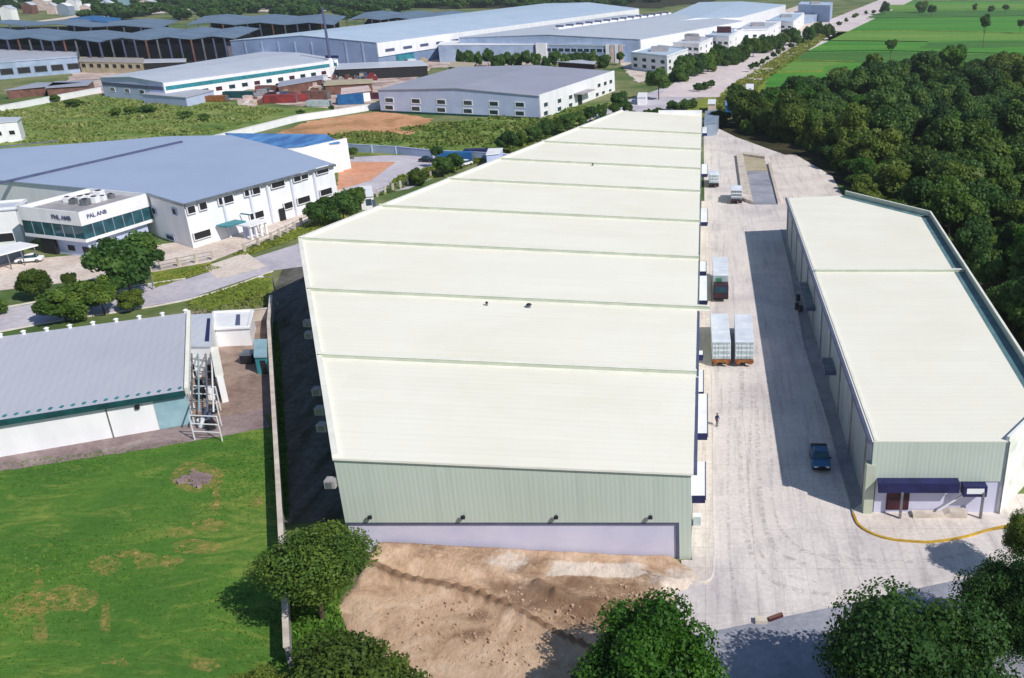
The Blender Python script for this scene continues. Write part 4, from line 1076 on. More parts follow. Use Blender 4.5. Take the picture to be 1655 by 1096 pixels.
# far halls
z = 13
g = roof_px(((372, 66), (608, 69), (1032, 14), (880, 6)), z)
F1 = shed('far_blue_hall', 'vast far hall with pale blue roof and blue grey end wall', 'warehouse', g, z, M['slate_wall'], M['pale_roof'], ridge=3)
wl_ = toward(g[1], g[2])[2]
panel(MB(), g[1], g[2], 0, wl_, 6, z - .2, out=.5, back=.2).build('side_wall', M['white'], F1)
p_, q_ = [tuple(Vector(v) + toward(g[1], g[2])[1] * .5) for v in (g[1], g[2])]
for k in range(16): panel(MB(), p_, q_, 6 + k * 16, 14 + k * 16, 8.0, 9.4, out=.15).build('window', M['navy_trim'], F1)
for k in range(8):
    s = toward(g[0], g[1])[2] * (.1 + .115 * k); panel(MB(), g[0], g[1], s - .4, s + .4, 0, z, out=.3).build('pilaster', M['far_wall'], F1)
z = 12
g = roof_px(((742, 61), (1034, 64), (1200, 34), (1010, 24)), z)
F2 = shed('far_grey_hall', 'wide far hall with pale grey roof behind the row of offices', 'warehouse', g, z, M['far_wall'], M['grey_roof'], ridge=2)
panel(MB(), g[1], g[2], 0, toward(g[1], g[2])[2], 0, z - .2, out=.5, back=.2).build('side_wall', M['white'], F2)
rd = [tuple((Vector(g[0]) + Vector(g[1])) / 2), tuple((Vector(g[3]) + Vector(g[2])) / 2)]
MB().seg(P(900, 52, z), P(1082, 26, z), z + 1.6, z + 2.6, 3).build('roof_monitor', M['white'], F2)
for k in range(14):
    v = Vector(P(905, 51, z)).lerp(Vector(P(1076, 27, z)), k / 13); MB().box(v.x - 2.2, v.y - 1.6, z + 2.4, v.x + 2.2, v.y + 1.6, z + 3.6).build('vent', M['navy_trim'], F2)
z = 12
g = roof_px(((1040, 42), (1196, 28), (1270, 8), (1130, 4)), z)
F3 = shed('far_pale_hall', 'farthest pale roofed hall beside the top of the far road', 'warehouse', g, z, M['white'], M['pale_roof'], ridge=2)
z = 9
g = roof_px(((708, 73), (862, 72), (868, 66), (715, 66)), z)
F4 = shed('far_front_block', 'blue grey front block with white cornice below the far grey hall', 'building', g, z, M['far_wall'], M['white'])
z = 9
g = roof_px(((864, 72), (1008, 74), (1012, 68), (868, 66)), z)
F5 = shed('far_office', 'far office with rows of dark windows and pale pink end bays', 'office', g, z, M['far_wall'], M['white'], parapet=.4)
front_windows(F5, g[0], g[1], 11, (5.4, 1.6), 3, 1.8, 'glass', 'lav_wall', .08, .8)
ln = toward(g[0], g[1])[2]
for k, mt in enumerate(('white', 'pink', 'white', 'pink')): panel(MB(), g[0], g[1], ln - 10 + k * 2.5, ln - 8 + k * 2.5, 0, 9.6, out=.6).build('bay', M[mt], F5)
panel(MB(), g[0], g[1], 1, 7, 0, 9.8, out=1.2).build('stair_tower', M['white'], F5)
# white blocks along the far road
for i, (pts, z, lab) in enumerate(((((1020, 86), (1078, 92), (1112, 80), (1062, 74)), 8, 'white factory office nearest the hedge on the far road'),
                                   (((1088, 70), (1130, 72), (1152, 62), (1112, 60)), 8, 'white block with round tank stand behind the hedge trees'),
                                   (((1140, 58), (1178, 60), (1200, 48), (1165, 46)), 9, 'pale block with a maroon box on its roof beside hedge'),
                                   (((1186, 50), (1240, 48), (1262, 36), (1212, 36)), 9, 'white block with blue windows midway along far road'),
                                   (((1238, 34), (1282, 36), (1300, 22), (1262, 22)), 9, 'white block with brown end farther up the far road'),
                                   (((1284, 30), (1322, 24), (1318, 18), (1284, 20)), 6, 'low pale teal block near the top of far road'),
                                   (((1290, 8), (1342, 10), (1346, 4), (1296, 3)), 14, 'tall blue grey block at the head of the far road'))):
    g = roof_px(pts, z)
    b = shed('roadside_block', lab, 'building', g, z, M['far_wall'] if i in (5, 6) else M['white'], M['grey_roof'] if i % 2 else M['pale_roof'], parapet=.7)
    if i < 5:
        front_windows(b, g[0], g[1], 4, (4.6, 1.5), 3, 1.6, 'glass', 'white', .12, .88)
        front_windows(b, g[1], g[2], 3, (4.6, 1.5), 4, 1.6, 'glass', 'white', .12, .88)
    c_ = centroid(g)
    MB().box(c_[0] - 5, c_[1] - 5, z + .13, c_[0] + 4, c_[1] + 5, z + (3.5 if i == 2 else 2.2)).build('roof_box', M['maroon'] if i == 2 else M['conc_grey'], b)
# water tank of the second block
x, y = P(1118, 62, 8); o = thing('water_tank', 'dark ring shaped tank top above the white roadside blocks', 'tank', (x, y, 8.1))
MB().tube((x, y, 8.1), (x, y, 10.4), 4.6, n=20).build('tank', M['metal'], o); MB().tube((x, y, 10.4), (x, y, 10.7), 3.9, n=20).build('lid', M['conc_grey'], o)
# long dark shed with curved roofs and open columns, and the houses beyond it
for i, (pts, z, lab, mt) in enumerate(((((-60, 40), (255, 46), (290, 33), (-40, 36)), 13, 'long dark open shed with slate roof at far left', 'shed_roof'),
                                      (((-60, 62), (160, 68), (220, 54), (-60, 46)), 13, 'dark open shed in front at the far left', 'shed_roof'),
                                      (((160, 66), (380, 62), (420, 46), (235, 48)), 13, 'dark open shed with grey slate roof in the middle left', 'shed_roof'),
                                      (((300, 40), (540, 40), (560, 26), (330, 26)), 13, 'dark open shed reaching towards the far blue hall', 'shed_roof'),
                                      (((560, 33), (720, 30), (760, 20), (590, 20)), 12, 'slate roofed shed behind the far blue hall', 'shed_roof'))):
    g = roof_px(pts, z)
    t = thing('open_shed', lab, 'shed', centroid(g))
    n_ = 3
    a, b, c, d_ = [Vector(p) for p in g]
    mb = MB()
    for k in range(n_):
        u0, u1, um = k / n_, (k + 1) / n_, (k + .5) / n_
        for (p, q, zp, zq) in ((u0, um, 0, 1.5), (um, u1, 1.5, 0)):
            A0 = a.lerp(b, p); A1 = a.lerp(b, q); D0 = d_.lerp(c, p); D1 = d_.lerp(c, q)
            mb.add([(*A0, z + zp), (*A1, z + zq), (*D1, z + zq), (*D0, z + zp)], [(0, 1, 2, 3)])
    r_ = mb.build('roof', M[mt], t)
    r_.modifiers.new('Solidify', 'SOLIDIFY').thickness = .3
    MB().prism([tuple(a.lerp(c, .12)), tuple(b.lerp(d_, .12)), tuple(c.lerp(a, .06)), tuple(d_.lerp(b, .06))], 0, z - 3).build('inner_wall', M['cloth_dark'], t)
    for k in range(13):
        v = a.lerp(b, k / 12); MB().box(v.x - .3, v.y - .3, 0, v.x + .3, v.y + .3, z + .2).build('column', (M['navy_trim'], M['metal'], M['brown'], M['navy_trim'])[(k * 7 + len(lab)) % 4], t)
g = roof_px(((30, 38), (545, 14), (545, 8), (150, 18)), 10)
sheet('sand_strip', px((20, 40), (140, 28), (330, 20), (545, 18), (545, 9), (330, 12), (140, 22)), .1, M['gravel_yard'], 20, 3)
BR = shed('blue_roofed_shed', 'far shed with one bright blue roof at the top left', 'shed', roof_px(((108, 38), (195, 40), (195, 30), (112, 30)), 12), 12, M['dark'], M['blue'], ridge=2)
rng = random.Random(12)
for i, (a, b, w, mt) in enumerate(((22, 12, 18, 'white'), (46, 20, 16, 'brown'), (66, 14, 20, 'pink'), (84, 20, 14, 'pink'), (104, 22, 18, 'grey_wall'), (118, 14, 16, 'white'), (140, 22, 16, 'pink'),
                                   (172, 16, 16, 'lav_wall'), (204, 12, 20, 'teal_light'), (236, 12, 20, 'pink'), (40, 8, 16, 'teal_light'), (12, 30, 18, 'white'))):
    x, y = P(a, b + 3); wv = w / mpp(b) / 2
    shed('village_house', 'tiny village house among trees at the top left, %s' % ('whitewashed with grey roof', 'rusty brown walls', 'pink with tallest roof', 'pink beside the open shed', 'grey blue walls', 'white under dark tree', 'pink beyond blue roof',
         'lavender walls', 'teal walls nearest horizon', 'pink farthest right of them', 'teal at the skyline left', 'white at the left edge')[i], 'house',
         [(x - wv, y), (x + wv, y), (x + wv, y + wv * 1.6), (x - wv, y + wv * 1.6)], 8 + i % 3, M[mt], M['grey_roof'] if i % 2 else M['white'], ridge=3)

# ------------------------------------------------------------------ vehicles, people, street furniture
def wheels(t, xs, ys, r=.5, w=.28):
    for x in xs:
        for y in ys:
            o = MB().tube((x - w / 2, y, r), (x + w / 2, y, r), r, n=16).build('wheel', M['black'], t)
            MB().tube((x - w / 2 - .02, y, r), (x + w / 2 + .02, y, r), r * .5, n=12).build('rim', M['metal'], o)

def container_truck(label, loc, rotz=0, box_top=3.7, length=10.4, cab='white', rear='box_side', marks=0, bumper='orange', name='container_truck', cat='truck', w=2.5):
    """tail towards -y, cab towards +y"""
    t = thing(name, label, cat, (0, 0, 0))
    h = w / 2
    MB().box(-h, 0, 1.15, h, length, box_top).build('cargo_box', M['box_white'], t, .05)
    rb = MB()
    for k in range(7): rb.box(-h + .06, .4 + k * (length - .9) / 6, box_top, h - .06, .48 + k * (length - .9) / 6, box_top + .03)
    rb.build('roof_rib', M['box_white'], t)
    d = MB(); [d.box(-h + .08 if k == 0 else .03, -.05, 1.25, -.03 if k == 0 else h - .08, -.003, box_top - .08) for k in (0, 1)]
    dr = d.build('rear_door', M[rear], t)
    b = MB()
    for x in (-.8, -.35, .35, .8): b.tube((x, -.08, 1.3), (x, -.08, box_top - .15), .035, n=6)
    b.build('lock_rod', M['box_side'], dr)
    bb = MB(); [bb.box(-h + .12, -.075, z, h - .12, -.0505, z + .28) for z in (1.6, 2.35, 3.0) if z + .3 < box_top]; bb.build('door_band', M['box_white'], dr)
    if marks: MB().box(-.2, -.10, 1.5, .75, -.08, box_top - .5).build('panel', M['green_mark'], dr)
    MB().box(-.9, .1, .75, .9, length + 1.6, 1.12).build('chassis', M['cloth_dark'], t)
    bm = MB().box(-h, -.12, .72, h, .08, 1.12); bm.box(-h + .15, -.1, .45, -h + .7, .1, .72); bm.box(h - .7, -.1, .45, h - .15, .1, .72)
    bm.build('rear_bumper', M[bumper], t)
    for x in (-h + .25, h - .25): MB().box(x - .15, -.16, .85, x + .15, -.121, 1.0).build('tail_light', M['red'], t)
    wheels(t, (-h + .2, h - .2), (1.4, 2.7, length + .4), .5, .36)
    cb = MB().yz([(length + .25, .75), (length + 2.3, .75), (length + 2.35, 1.6), (length + 2.0, 2.75), (length + .3, 2.9)], -h + .06, h - .06).build('cab', M[cab], t, .06)
    MB().yz([(length + 2.33, 1.72), (length + 2.05, 2.62), (length + 2.09, 2.63), (length + 2.37, 1.73)], -h + .25, h - .25).build('windscreen', M['glass'], cb)
    for x in (-h + .03, h - .09): MB().box(x, length + .9, 1.75, x + .06, length + 1.8, 2.5).build('side_window', M['glass'], cb)
    t.location = loc; t.rotation_euler = (0, 0, rotz)
    return t
def place_tail(pxc, py, z=3.7): x, y = P(pxc, py, z); return (x, y, .05)
container_truck('container truck nearest the long warehouse wall with pale box and orange bumper', place_tail(1166, 553), R(1), cab='white')
container_truck('container truck on the road side of the parked pair with orange bumper', place_tail(1203.5, 553), R(-1), cab='cloth_dark', length=10.2)
container_truck('small white delivery truck parked by the ramp wall', place_tail(1190.5, 308, 3.2), R(-2), box_top=3.2, length=5, cab='white', rear='metal', bumper='cloth_dark', w=2.5)
container_truck('white box truck backing at the far dock doors', place_tail(1154, 283, 3.2), R(1), box_top=3.2, length=5, cab='cloth_dark', bumper='cloth_dark', w=2.4)
# truck that faces the camera: cab first
t = container_truck('white box truck with dark cab facing down the driveway', (0, 0, 0), 0, box_top=3.9, length=9.6, cab='car_dark', marks=0, bumper='cloth_dark')
x, y = P(1165, 445, 3.9); t.location = (x, y + 9.6, .05); t.rotation_euler = (0, 0, math.pi)
MB()
fr = MB().box(-1.2, 9.603, 1.3, 1.2, 9.66, 3.8)
o = fr.build('front_panel', M['box_side'], None); o.parent = t
o = MB().box(-.15, 9.661, 1.9, .8, 9.69, 3.4).build('panel', M['green_mark'], None); o.parent = [c for c in t.children if c.name.startswith('front_panel')][0]

def pickup(label, loc, rotz):
    t = thing('pickup_car', label, 'car', (0, 0, 0))
    MB().yz([(-2.35, .42), (2.35, .42), (2.38, .95), (1.0, 1.0), (.75, 1.02), (-1.25, 1.02), (-2.35, .92)], -.92, .92).build('body', M['car_blue'], t, .08)
    cb = MB(); cb.add([(-.86, -1.15, 1.0), (.86, -1.15, 1.0), (.86, .85, 1.0), (-.86, .85, 1.0), (-.7, -.45, 1.62), (.7, -.45, 1.62), (.7, .7, 1.62), (-.7, .7, 1.62)],
                       [(3, 2, 1, 0), (4, 5, 6, 7), (0, 1, 5, 4), (1, 2, 6, 5), (2, 3, 7, 6), (3, 0, 4, 7)])
    c = cb.build('cabin', M['car_blue'], t, .06)
    MB().add([(-.78, -1.12, 1.06), (.78, -1.12, 1.06), (.66, -.53, 1.585), (-.66, -.53, 1.585)], [(0, 1, 2, 3)]).build('windscreen', M['band_glass'], c).modifiers.new('s', 'SOLIDIFY').thickness = -.05
    for s in (-1, 1):
        MB().add([(s * .86, -.95, 1.08), (s * .86, .75, 1.08), (s * .73, .65, 1.54), (s * .73, -.42, 1.54)], [(0, 1, 2, 3) if s > 0 else (3, 2, 1, 0)]).build('side_window', M['glass'], c).modifiers.new('s', 'SOLIDIFY').thickness = -.03
        MB().box(s * .55 - .2, -2.4, .68, s * .55 + .2, -2.33, .86).build('headlight', M['white'], t)
        MB().box(s * .98 - .1, -1.05, 1.02, s * .98 + .1, -.9, 1.16).build('wing_mirror', M['cloth_dark'], t)
    MB().box(-.8, .98, .98, .8, 2.28, 1.025).build('load_bed', M['dark'], t)
    MB().box(-.88, -2.46, .4, .88, -2.36, .62).build('front_bumper', M['cloth_dark'], t)
    MB().box(-.5, -2.40, .66, .5, -2.36, .82).build('grille', M['cloth_dark'], t)
    wheels(t, (-.82, .82), (-1.45, 1.4), .36, .24)
    t.location = loc; t.rotation_euler = (0, 0, rotz); return t
x, y = P(1325, 742, .4); pickup('blue pickup car parked in the shade of the right warehouse', (x, y, .04), R(-2)).scale = (1.03, 1.0, 1)
def small_car(label, loc, rotz, mat):
    t = thing('parked_car', label, 'car', (0, 0, 0))
    MB().yz([(-2.1, .35), (2.1, .35), (2.12, .85), (1.3, .95), (-1.2, .95), (-2.1, .75)], -.86, .86).build('body', M[mat], t, .08)
    c = MB().add([(-.8, -1.1, .93), (.8, -1.1, .93), (.8, 1.4, .93), (-.8, 1.4, .93), (-.64, -.4, 1.45), (.64, -.4, 1.45), (.64, .9, 1.45), (-.64, .9, 1.45)],
                 [(3, 2, 1, 0), (4, 5, 6, 7), (0, 1, 5, 4), (1, 2, 6, 5), (2, 3, 7, 6), (3, 0, 4, 7)]).build('window_band', M['glass'], t)
    MB().box(-.66, -.42, 1.44, .66, .92, 1.5).build('roof', M[mat], c)
    wheels(t, (-.76, .76), (-1.3, 1.3), .33, .22)
    t.location = loc; t.rotation_euler = (0, 0, rotz)
small_car('white parked car before the garage of the glass banded office', (*P(49, 424), .06), R(-70), 'white')
small_car('white van like car in the car park beyond the white hall', (*P(682, 250), .06), R(80), 'white')
small_car('dark car on the purple car park paving', (*P(690, 262), .06), R(75), 'cloth_dark')
small_car('white car standing beside the blue containers', (*P(752, 268), .06), R(-30), 'white')

# the person on the driveway
def person(label, x, y, z0, rotz=0):
    import bmesh
    J = {'pelvis': (0, 0, .95), 'chest': (0, .02, 1.30), 'neck': (0, .01, 1.5), 'head': (0, -.02, 1.62), 'top': (0, -.02, 1.72),
         'shl': (-.19, .02, 1.42), 'ell': (-.25, .04, 1.14), 'hal': (-.24, -.06, .90), 'shr': (.19, .02, 1.42), 'elr': (.26, .02, 1.14), 'har': (.27, -.08, .90),
         'hil': (-.10, 0, .90), 'knl': (-.11, -.06, .50), 'anl': (-.11, .06, .09), 'tol': (-.12, -.12, .04), 'hir': (.10, 0, .90), 'knr': (.12, .02, .50), 'anr': (.12, .12, .10), 'tor': (.13, -.05, .04)}
    RD = {'pelvis': .15, 'chest': .17, 'neck': .06, 'head': .105, 'top': .07, 'shl': .075, 'ell': .05, 'hal': .045, 'shr': .075, 'elr': .05, 'har': .045,
          'hil': .1, 'knl': .065, 'anl': .05, 'tol': .045, 'hir': .1, 'knr': .065, 'anr': .05, 'tor': .045}
    E = [('pelvis', 'chest'), ('chest', 'neck'), ('neck', 'head'), ('head', 'top'), ('chest', 'shl'), ('shl', 'ell'), ('ell', 'hal'), ('chest', 'shr'), ('shr', 'elr'), ('elr', 'har'),
         ('pelvis', 'hil'), ('hil', 'knl'), ('knl', 'anl'), ('anl', 'tol'), ('pelvis', 'hir'), ('hir', 'knr'), ('knr', 'anr'), ('anr', 'tor')]
    ks = list(J); me = bpy.data.meshes.new('person'); me.from_pydata([J[k] for k in ks], [(ks.index(a), ks.index(b)) for a, b in E], [])
    o = bpy.data.objects.new('person', me); col.objects.link(o)
    sk = o.modifiers.new('Skin', 'SKIN')
    for k, v in zip(ks, me.skin_vertices[0].data): v.radius = (RD[k], RD[k] * .8); v.use_root = k == 'pelvis'
    su = o.modifiers.new('Sub', 'SUBSURF'); su.levels = 2; su.render_levels = 2
    dg = bpy.context.evaluated_depsgraph_get(); dg.update()
    m2 = bpy.data.meshes.new_from_object(o.evaluated_get(dg)); bpy.data.objects.remove(o)
    m2.materials.clear(); m2.materials.append(M['skin']); m2.materials.append(M['cloth_dark']); m2.materials.append(M['navy'])
    for p in m2.polygons:
        c = p.center; p.use_smooth = True
        p.material_index = 1 if c.z < .92 and abs(c.x) < .2 else (2 if c.z < 1.47 and c.z > 1.0 else 0)
    o = bpy.data.objects.new('person', m2); col.objects.link(o); o.location = (x, y, z0); o.rotation_euler = (0, 0, rotz)
    tag(o, label, 'person')
    hair = MB(); hair.tube((0, .01, 1.66), (0, .0, 1.76), .11, .06, 12); h = hair.build('hair', M['black']); h.parent = o
x, y = P(1159, 690); person('person in dark clothes standing alone on the sunlit driveway', x, y, .04, R(30))

def lamp_post(label, base, top_px, arm=0):
    x, y = P(*base); h = zat(top_px[0], top_px[1], y)
    t = thing('street_lamp', label, 'street lamp', (x, y, 0))
    MB().tube((x, y, 0), (x, y, h), .13, .08).build('pole', M['metal'], t)
    MB().tube((x, y, 0), (x, y, .6), .22).build('base', M['conc_grey'], t)
    MB().tube((x, y, h), (x - 1.2, y - .5, h + .25), .07, .05).build('arm', M['metal'], t)
    MB().box(x - 1.9, y - .75, h + .18, x - 1.1, y - .35, h + .34).build('lamp_head', M['white'], t)
lamp_post('thin street lamp standing right of the big round tree', (249, 468), (243, 425))
lamp_post('thin street lamp among the small trees by the street', (149, 500), (140, 478))
lamp_post('street lamp beside the green gate of the alley', (449, 494), (447, 448))
x, y = P(538, 124); h = zat(533, 12, y); hb = zat(536, 94, y)
t = thing('mast', 'tall dark lattice mast on a white base above the littered yard', 'mast', (x, y, 0))
MB().tube((x, y, 0), (x, y, hb), 1.5, 1.2, 10).build('base', M['white'], t)
MB().tube((x, y, hb), (x, y, h), .75, .5, 8).build('pole', M['navy_trim'], t)
MB().box(x - 2, y - .5, hb, x + 4, y + .5, hb + 1.2).build('bracket', M['navy'], t)

# the ramp between white kerb walls in the far yard
rp_ = px((1207, 278), (1240, 278), (1256, 331), (1218, 331))
t = thing('loading_ramp', 'grey ramp strip between pale side walls in the far yard', 'ramp', rp_[0])
MB().prism(rp_, 0, .22).build('deck', M['asphalt'], t)
MB().prism(px((1202, 254), (1236, 259), (1240, 277.6), (1207, 277.6)), 0, .3).build('landing', M['tan'], t)
MB().prism(px((1190, 252), (1201, 254), (1217, 331), (1200, 325)), 0, .75).build('side_wall', M['conc_wall'], t)
MB().prism(px((1241, 266), (1246, 266), (1262, 331), (1257, 331)), 0, .6).build('side_wall', M['conc_wall'], t)
MB().prism(px((1200, 250), (1236, 254), (1236, 258.5), (1201, 253.5)), 0, .9).build('end_wall', M['conc_wall'], t)
# sheds and clutter on the left street
g = roof_px(((582, 318), (603, 316), (600, 301), (580, 302)), 3)
gh = shed('gate_house', 'small white gate house on the verge beside the long warehouse', 'gate house', g, 3, M['white'], M['white'], over=.3)
window(gh, g[0], g[1], 1.6, 1.0, 1.0, 2.2, M['navy_trim'], M['glass']); panel(MB(), g[0], g[1], 2.3, 3.0, 0, 2.1, out=.06).build('door', M['navy_trim'], gh)
g = roof_px(((786, 250), (806, 248), (812, 240), (790, 241)), 3.5); shed('guard_shelter', 'white roofed guard shelter with posts near the long warehouse', 'shelter', g, 3.5, M['lav_wall'], M['white'])
def container(label, base, L_, w, h, rotz, mat, group=None):
    x, y = P(*base); t = thing('shipping_container', label, 'container', (0, 0, 0), group)
    MB().box(-L_ / 2, -w / 2, .1, L_ / 2, w / 2, h).build('body', M[mat], t)
    mb = MB()
    for k in range(int(L_ / .6)): mb.box(-L_ / 2 + .15 + k * .6, -w / 2 - .04, .2, -L_ / 2 + .4 + k * .6, -w / 2 - .003, h - .1)
    mb.build('side_rib', M[mat], t)
    MB().box(L_ / 2 + .003, -w / 2 + .1, .2, L_ / 2 + .05, w / 2 - .1, h - .1).build('door', M['metal'], t)
    t.location = (x, y, .05); t.rotation_euler = (0, 0, rotz)
container('blue container in the car park nearest the dark shrub', (738, 262), 9, 2.6, 2.7, R(5), 'blue')
container('blue container farther right behind the white car', (772, 257), 7, 2.6, 2.7, R(5), 'navy')
for i, (b, l, w, h, r, mt, lab) in enumerate((((455, 166), 14, 4, 4.2, 8, 'red', 'long red container lying in the littered yard'), ((484, 164), 9, 4, 4, 14, 'red', 'short red container at right end of the long red one'),
      ((512, 160), 12, 5, 4.4, 0, 'brown', 'rusty brown container in the middle of the littered yard'), ((568, 168), 11, 5, 5, 20, 'blue', 'bright blue container at the right of the littered yard'),
      ((388, 158), 14, 4, 3.4, 4, 'teal_dark', 'dark teal container before the white works'), ((540, 148), 10, 4, 4, 4, 'navy', 'navy container behind the rusty brown one'),
      ((600, 160), 9, 3.4, 3.2, 15, 'maroon', 'maroon container beside the grey hall corner'), ((440, 150), 14, 5, 4, 6, 'brown', 'brown container pressed against the white works wall'),
      ((350, 164), 10, 4, 3, 2, 'orange', 'orange brown container at the left of the littered yard'), ((516, 172), 10, 3, 3, 4, 'box_side', 'pale grey container on the yard edge above the white wall'),
      ((420, 166), 8, 3, 3, 2, 'pink', 'pale pink container left of the long red one'))):
    container(lab, b, l * .85, w * .8, h * .72, R(r), mt, 'containers in the littered yard')
for i, (pts, z, w_, r_, lab) in enumerate(((((552, 152), (597, 146), (594, 139), (554, 143)), 4, 'white', 'pink', 'white shed with pink roof in the littered yard'),
      (((525, 138), (600, 134), (600, 128), (530, 130)), 4, 'brown', 'tan', 'open tan roofed shelter behind the pink roofed shed'),
      (((545, 112), (690, 106), (680, 98), (548, 103)), 5, 'dark', 'grey_roof', 'long grey roofed lean to under the far blue hall'),
      (((450, 140), (520, 128), (520, 122), (455, 132)), 4, 'brown', 'lilac_roof', 'mauve roofed shelter along the white works'),
      (((640, 88), (668, 84), (676, 78), (648, 80)), 6, 'teal', 'blue_roof', 'teal shed leaning beside the far blue hall'),
      (((725, 108), (762, 110), (768, 102), (730, 100)), 5, 'maroon', 'tan', 'maroon shed behind the grey hall roof'),
      (((902, 100), (960, 104), (962, 98), (906, 96)), 4, 'maroon', 'grey_roof', 'maroon fronted shed before the far office'),
      (((10, 146), (70, 140), (130, 134), (60, 134)), 3.5, 'brown', 'lilac_roof', 'mauve roofed shed before the far left hall'),
      (((75, 142), (140, 138), (150, 130), (90, 132)), 3.5, 'brown', 'lilac_roof', 'mauve roofed shed farther right beside the white works'))):
    g = roof_px(pts, z); shed('yard_shed', lab, 'shed', g, z, M[w_], M[r_], over=.8)
rng = random.Random(21)
for k in range(150):
    a = rng.uniform(400, 690); b = 104 + (690 - a) / 290 * 58 + rng.uniform(-8, 12)
    if a > 610: b = rng.uniform(98, 112)
    if 605 < a and b > 112: continue
    x, y = P(a, b); l = rng.uniform(1, 4); h = rng.uniform(.8, 3.4); mt = rng.choice(['brown', 'maroon', 'brown', 'pink', 'metal', 'tan', 'white', 'conc_grey', 'navy_trim', 'dark', 'red'])
    o = thing('scrap_pile', 'pile of stacked scrap and crates lying in the littered yard', 'scrap pile', (x, y, 0), 'scrap piles in the littered yard')
    mb = MB(); mb.prism([(x - l, y - l * .6), (x + l, y - l * .5), (x + l * .8, y + l * .6), (x - l * .8, y + l * .5)], 0, h * .6); mb.prism([(x - l * .5, y - l * .3), (x + l * .6, y - l * .3), (x + l * .3, y + l * .3), (x - l * .5, y + l * .4)], h * .6, h)
    mb.build('stack', M[mt], o)
# huts at the head of the driveway
for pts, z, w_, r_, lab in ((((1206, 146), (1218, 146), (1218, 136), (1206, 136)), 4, 'conc_grey', 'white', 'pale square hut standing in the verge by the rice field'),
                            (((1172, 170), (1188, 170), (1190, 162), (1174, 162)), 3.5, 'blue', 'blue_roof', 'blue hut at the edge of the woods'),
                            (((1208, 164), (1226, 163), (1228, 157), (1210, 158)), 3.5, 'pink', 'tan', 'pink hut with pale roof at the woods edge'),
                            (((1144, 168), (1156, 168), (1157, 161), (1145, 161)), 3.5, 'pink', 'white', 'small pink hut left of the blue hut'),
                            (((1138, 200), (1158, 198), (1166, 178), (1140, 180)), 4, 'grey_wall', 'grey_wall', 'grey shed right behind the long warehouse'),
                            (((1030, 157), (1044, 157), (1046, 150), (1032, 150)), 3, 'white', 'white', 'white kiosk beside the big round roadside tree')):
    g = roof_px(pts, z); shed('hut', lab, 'hut', g, z, M[w_], M[r_], over=.3)
o = thing('timber_stack', 'reddish timber lying on the kerb of the front road', 'timber', P(1252, 1000))
a, b = P(1242, 1004), P(1264, 996); MB().seg(a, b, .06, .24, .4).build('plank', M['maroon'], o); MB().seg(a, b, .242, .36, .22).build('plank', M['brown'], o)
o = thing('concrete_block', 'pale concrete block at the kerb beside the timber', 'block', P(1230, 1006)); x, y = P(1230, 1006)
MB().prism([(x - .5, y - .3), (x + .5, y - .25), (x + .45, y + .3), (x - .5, y + .3)], .03, .42).build('body', M['conc_wall'], o, .03)
o = thing('electric_box', 'white electric box on the pavement by the warehouse corner', 'box', P(1127, 848)); x, y = P(1127, 850)
MB().box(x - .4, y - .3, .15, x + .4, y + .3, 1.3).build('body', M['white'], o, .03); MB().box(x - .34, y - .34, .3, x + .34, y - .303, 1.2).build('door', M['box_side'], o)

# ------------------------------------------------------------------ trees
NEAR = [crown_mesh('near_crown', 31, 46000, 86, .021, mat=M['leaf_n'], shape='round', core=.5), crown_mesh('near_crown', 32, 30000, 50, .027, mat=M['leaf_d'], core=.6),
        crown_mesh('near_crown', 33, 21000, 54, .026, mat=M['leaf_a'], shape='flat', core=.42), crown_mesh('near_crown', 34, 24000, 44, .028, mat=M['leaf_c'], core=.6)]
rng = random.Random(4)
def near(pxc, pyc, zc, wpx, k, label, **kw): return tree_at(pxc, pyc, zc, wpx, 'x', 'x', label, crown=NEAR[k], rng=rng, **kw)
near(503, 908, 6, 228, 2, 'spreading tree at the end of the boundary wall before the long warehouse', squash=4.4, h=9.6)
near(1050, 1060, 5.5, 265, 1, 'bright green round tree at the foot of the dirt', h=9.2)
near(1495, 1062, 7, 375, 0, 'huge dark green tree at the lower right corner', h=11.5)
near(1632, 950, 6.5, 205, 0, 'dark tree behind the huge lower right tree', h=9)
near(1660, 862, 5, 105, 3, 'small tree at the right edge by the yellow kerb', h=7.2)
near(560, 1108, 4.5, 300, 3, 'olive bushy tree at the bottom below the boundary wall', h=7)
near(415, 1112, 3, 130, 3, 'low olive tree at the bottom left of the wall', h=4.5)
near(1675, 1010, 6, 120, 0, 'dark tree at the right edge beside the huge tree', h=9)
for a, b, zc, w, mk, lab, h in ((200, 425, 5.5, 118, 'b', 'big round tree before the glass banded office', 11), (55, 456, 3, 60, 'c', 'olive round tree left of the big round tree', 5.6),
                                (112, 452, 1.9, 28, 'c', 'tiny round tree between two bigger street trees', 3.2), (210, 481, 2.2, 46, 'c', 'low olive tree below the big round tree', 3.8),
                                (98, 488, 3.2, 90, 'a', 'dark tree hanging over the street by the grey store', 6), (160, 475, 3.5, 70, 'a', 'olive tree between street lamp and big round tree', 6.5),
                                (255, 420, 1.9, 26, 'b', 'slim shrub right of the big round tree', 3.8), (-20, 490, 2, 60, 'b', 'dark shrub at the left edge by the street', 3.5)):
    tree_at(a, b, zc, w, 'forest', mk, lab, h=h, rng=rng)
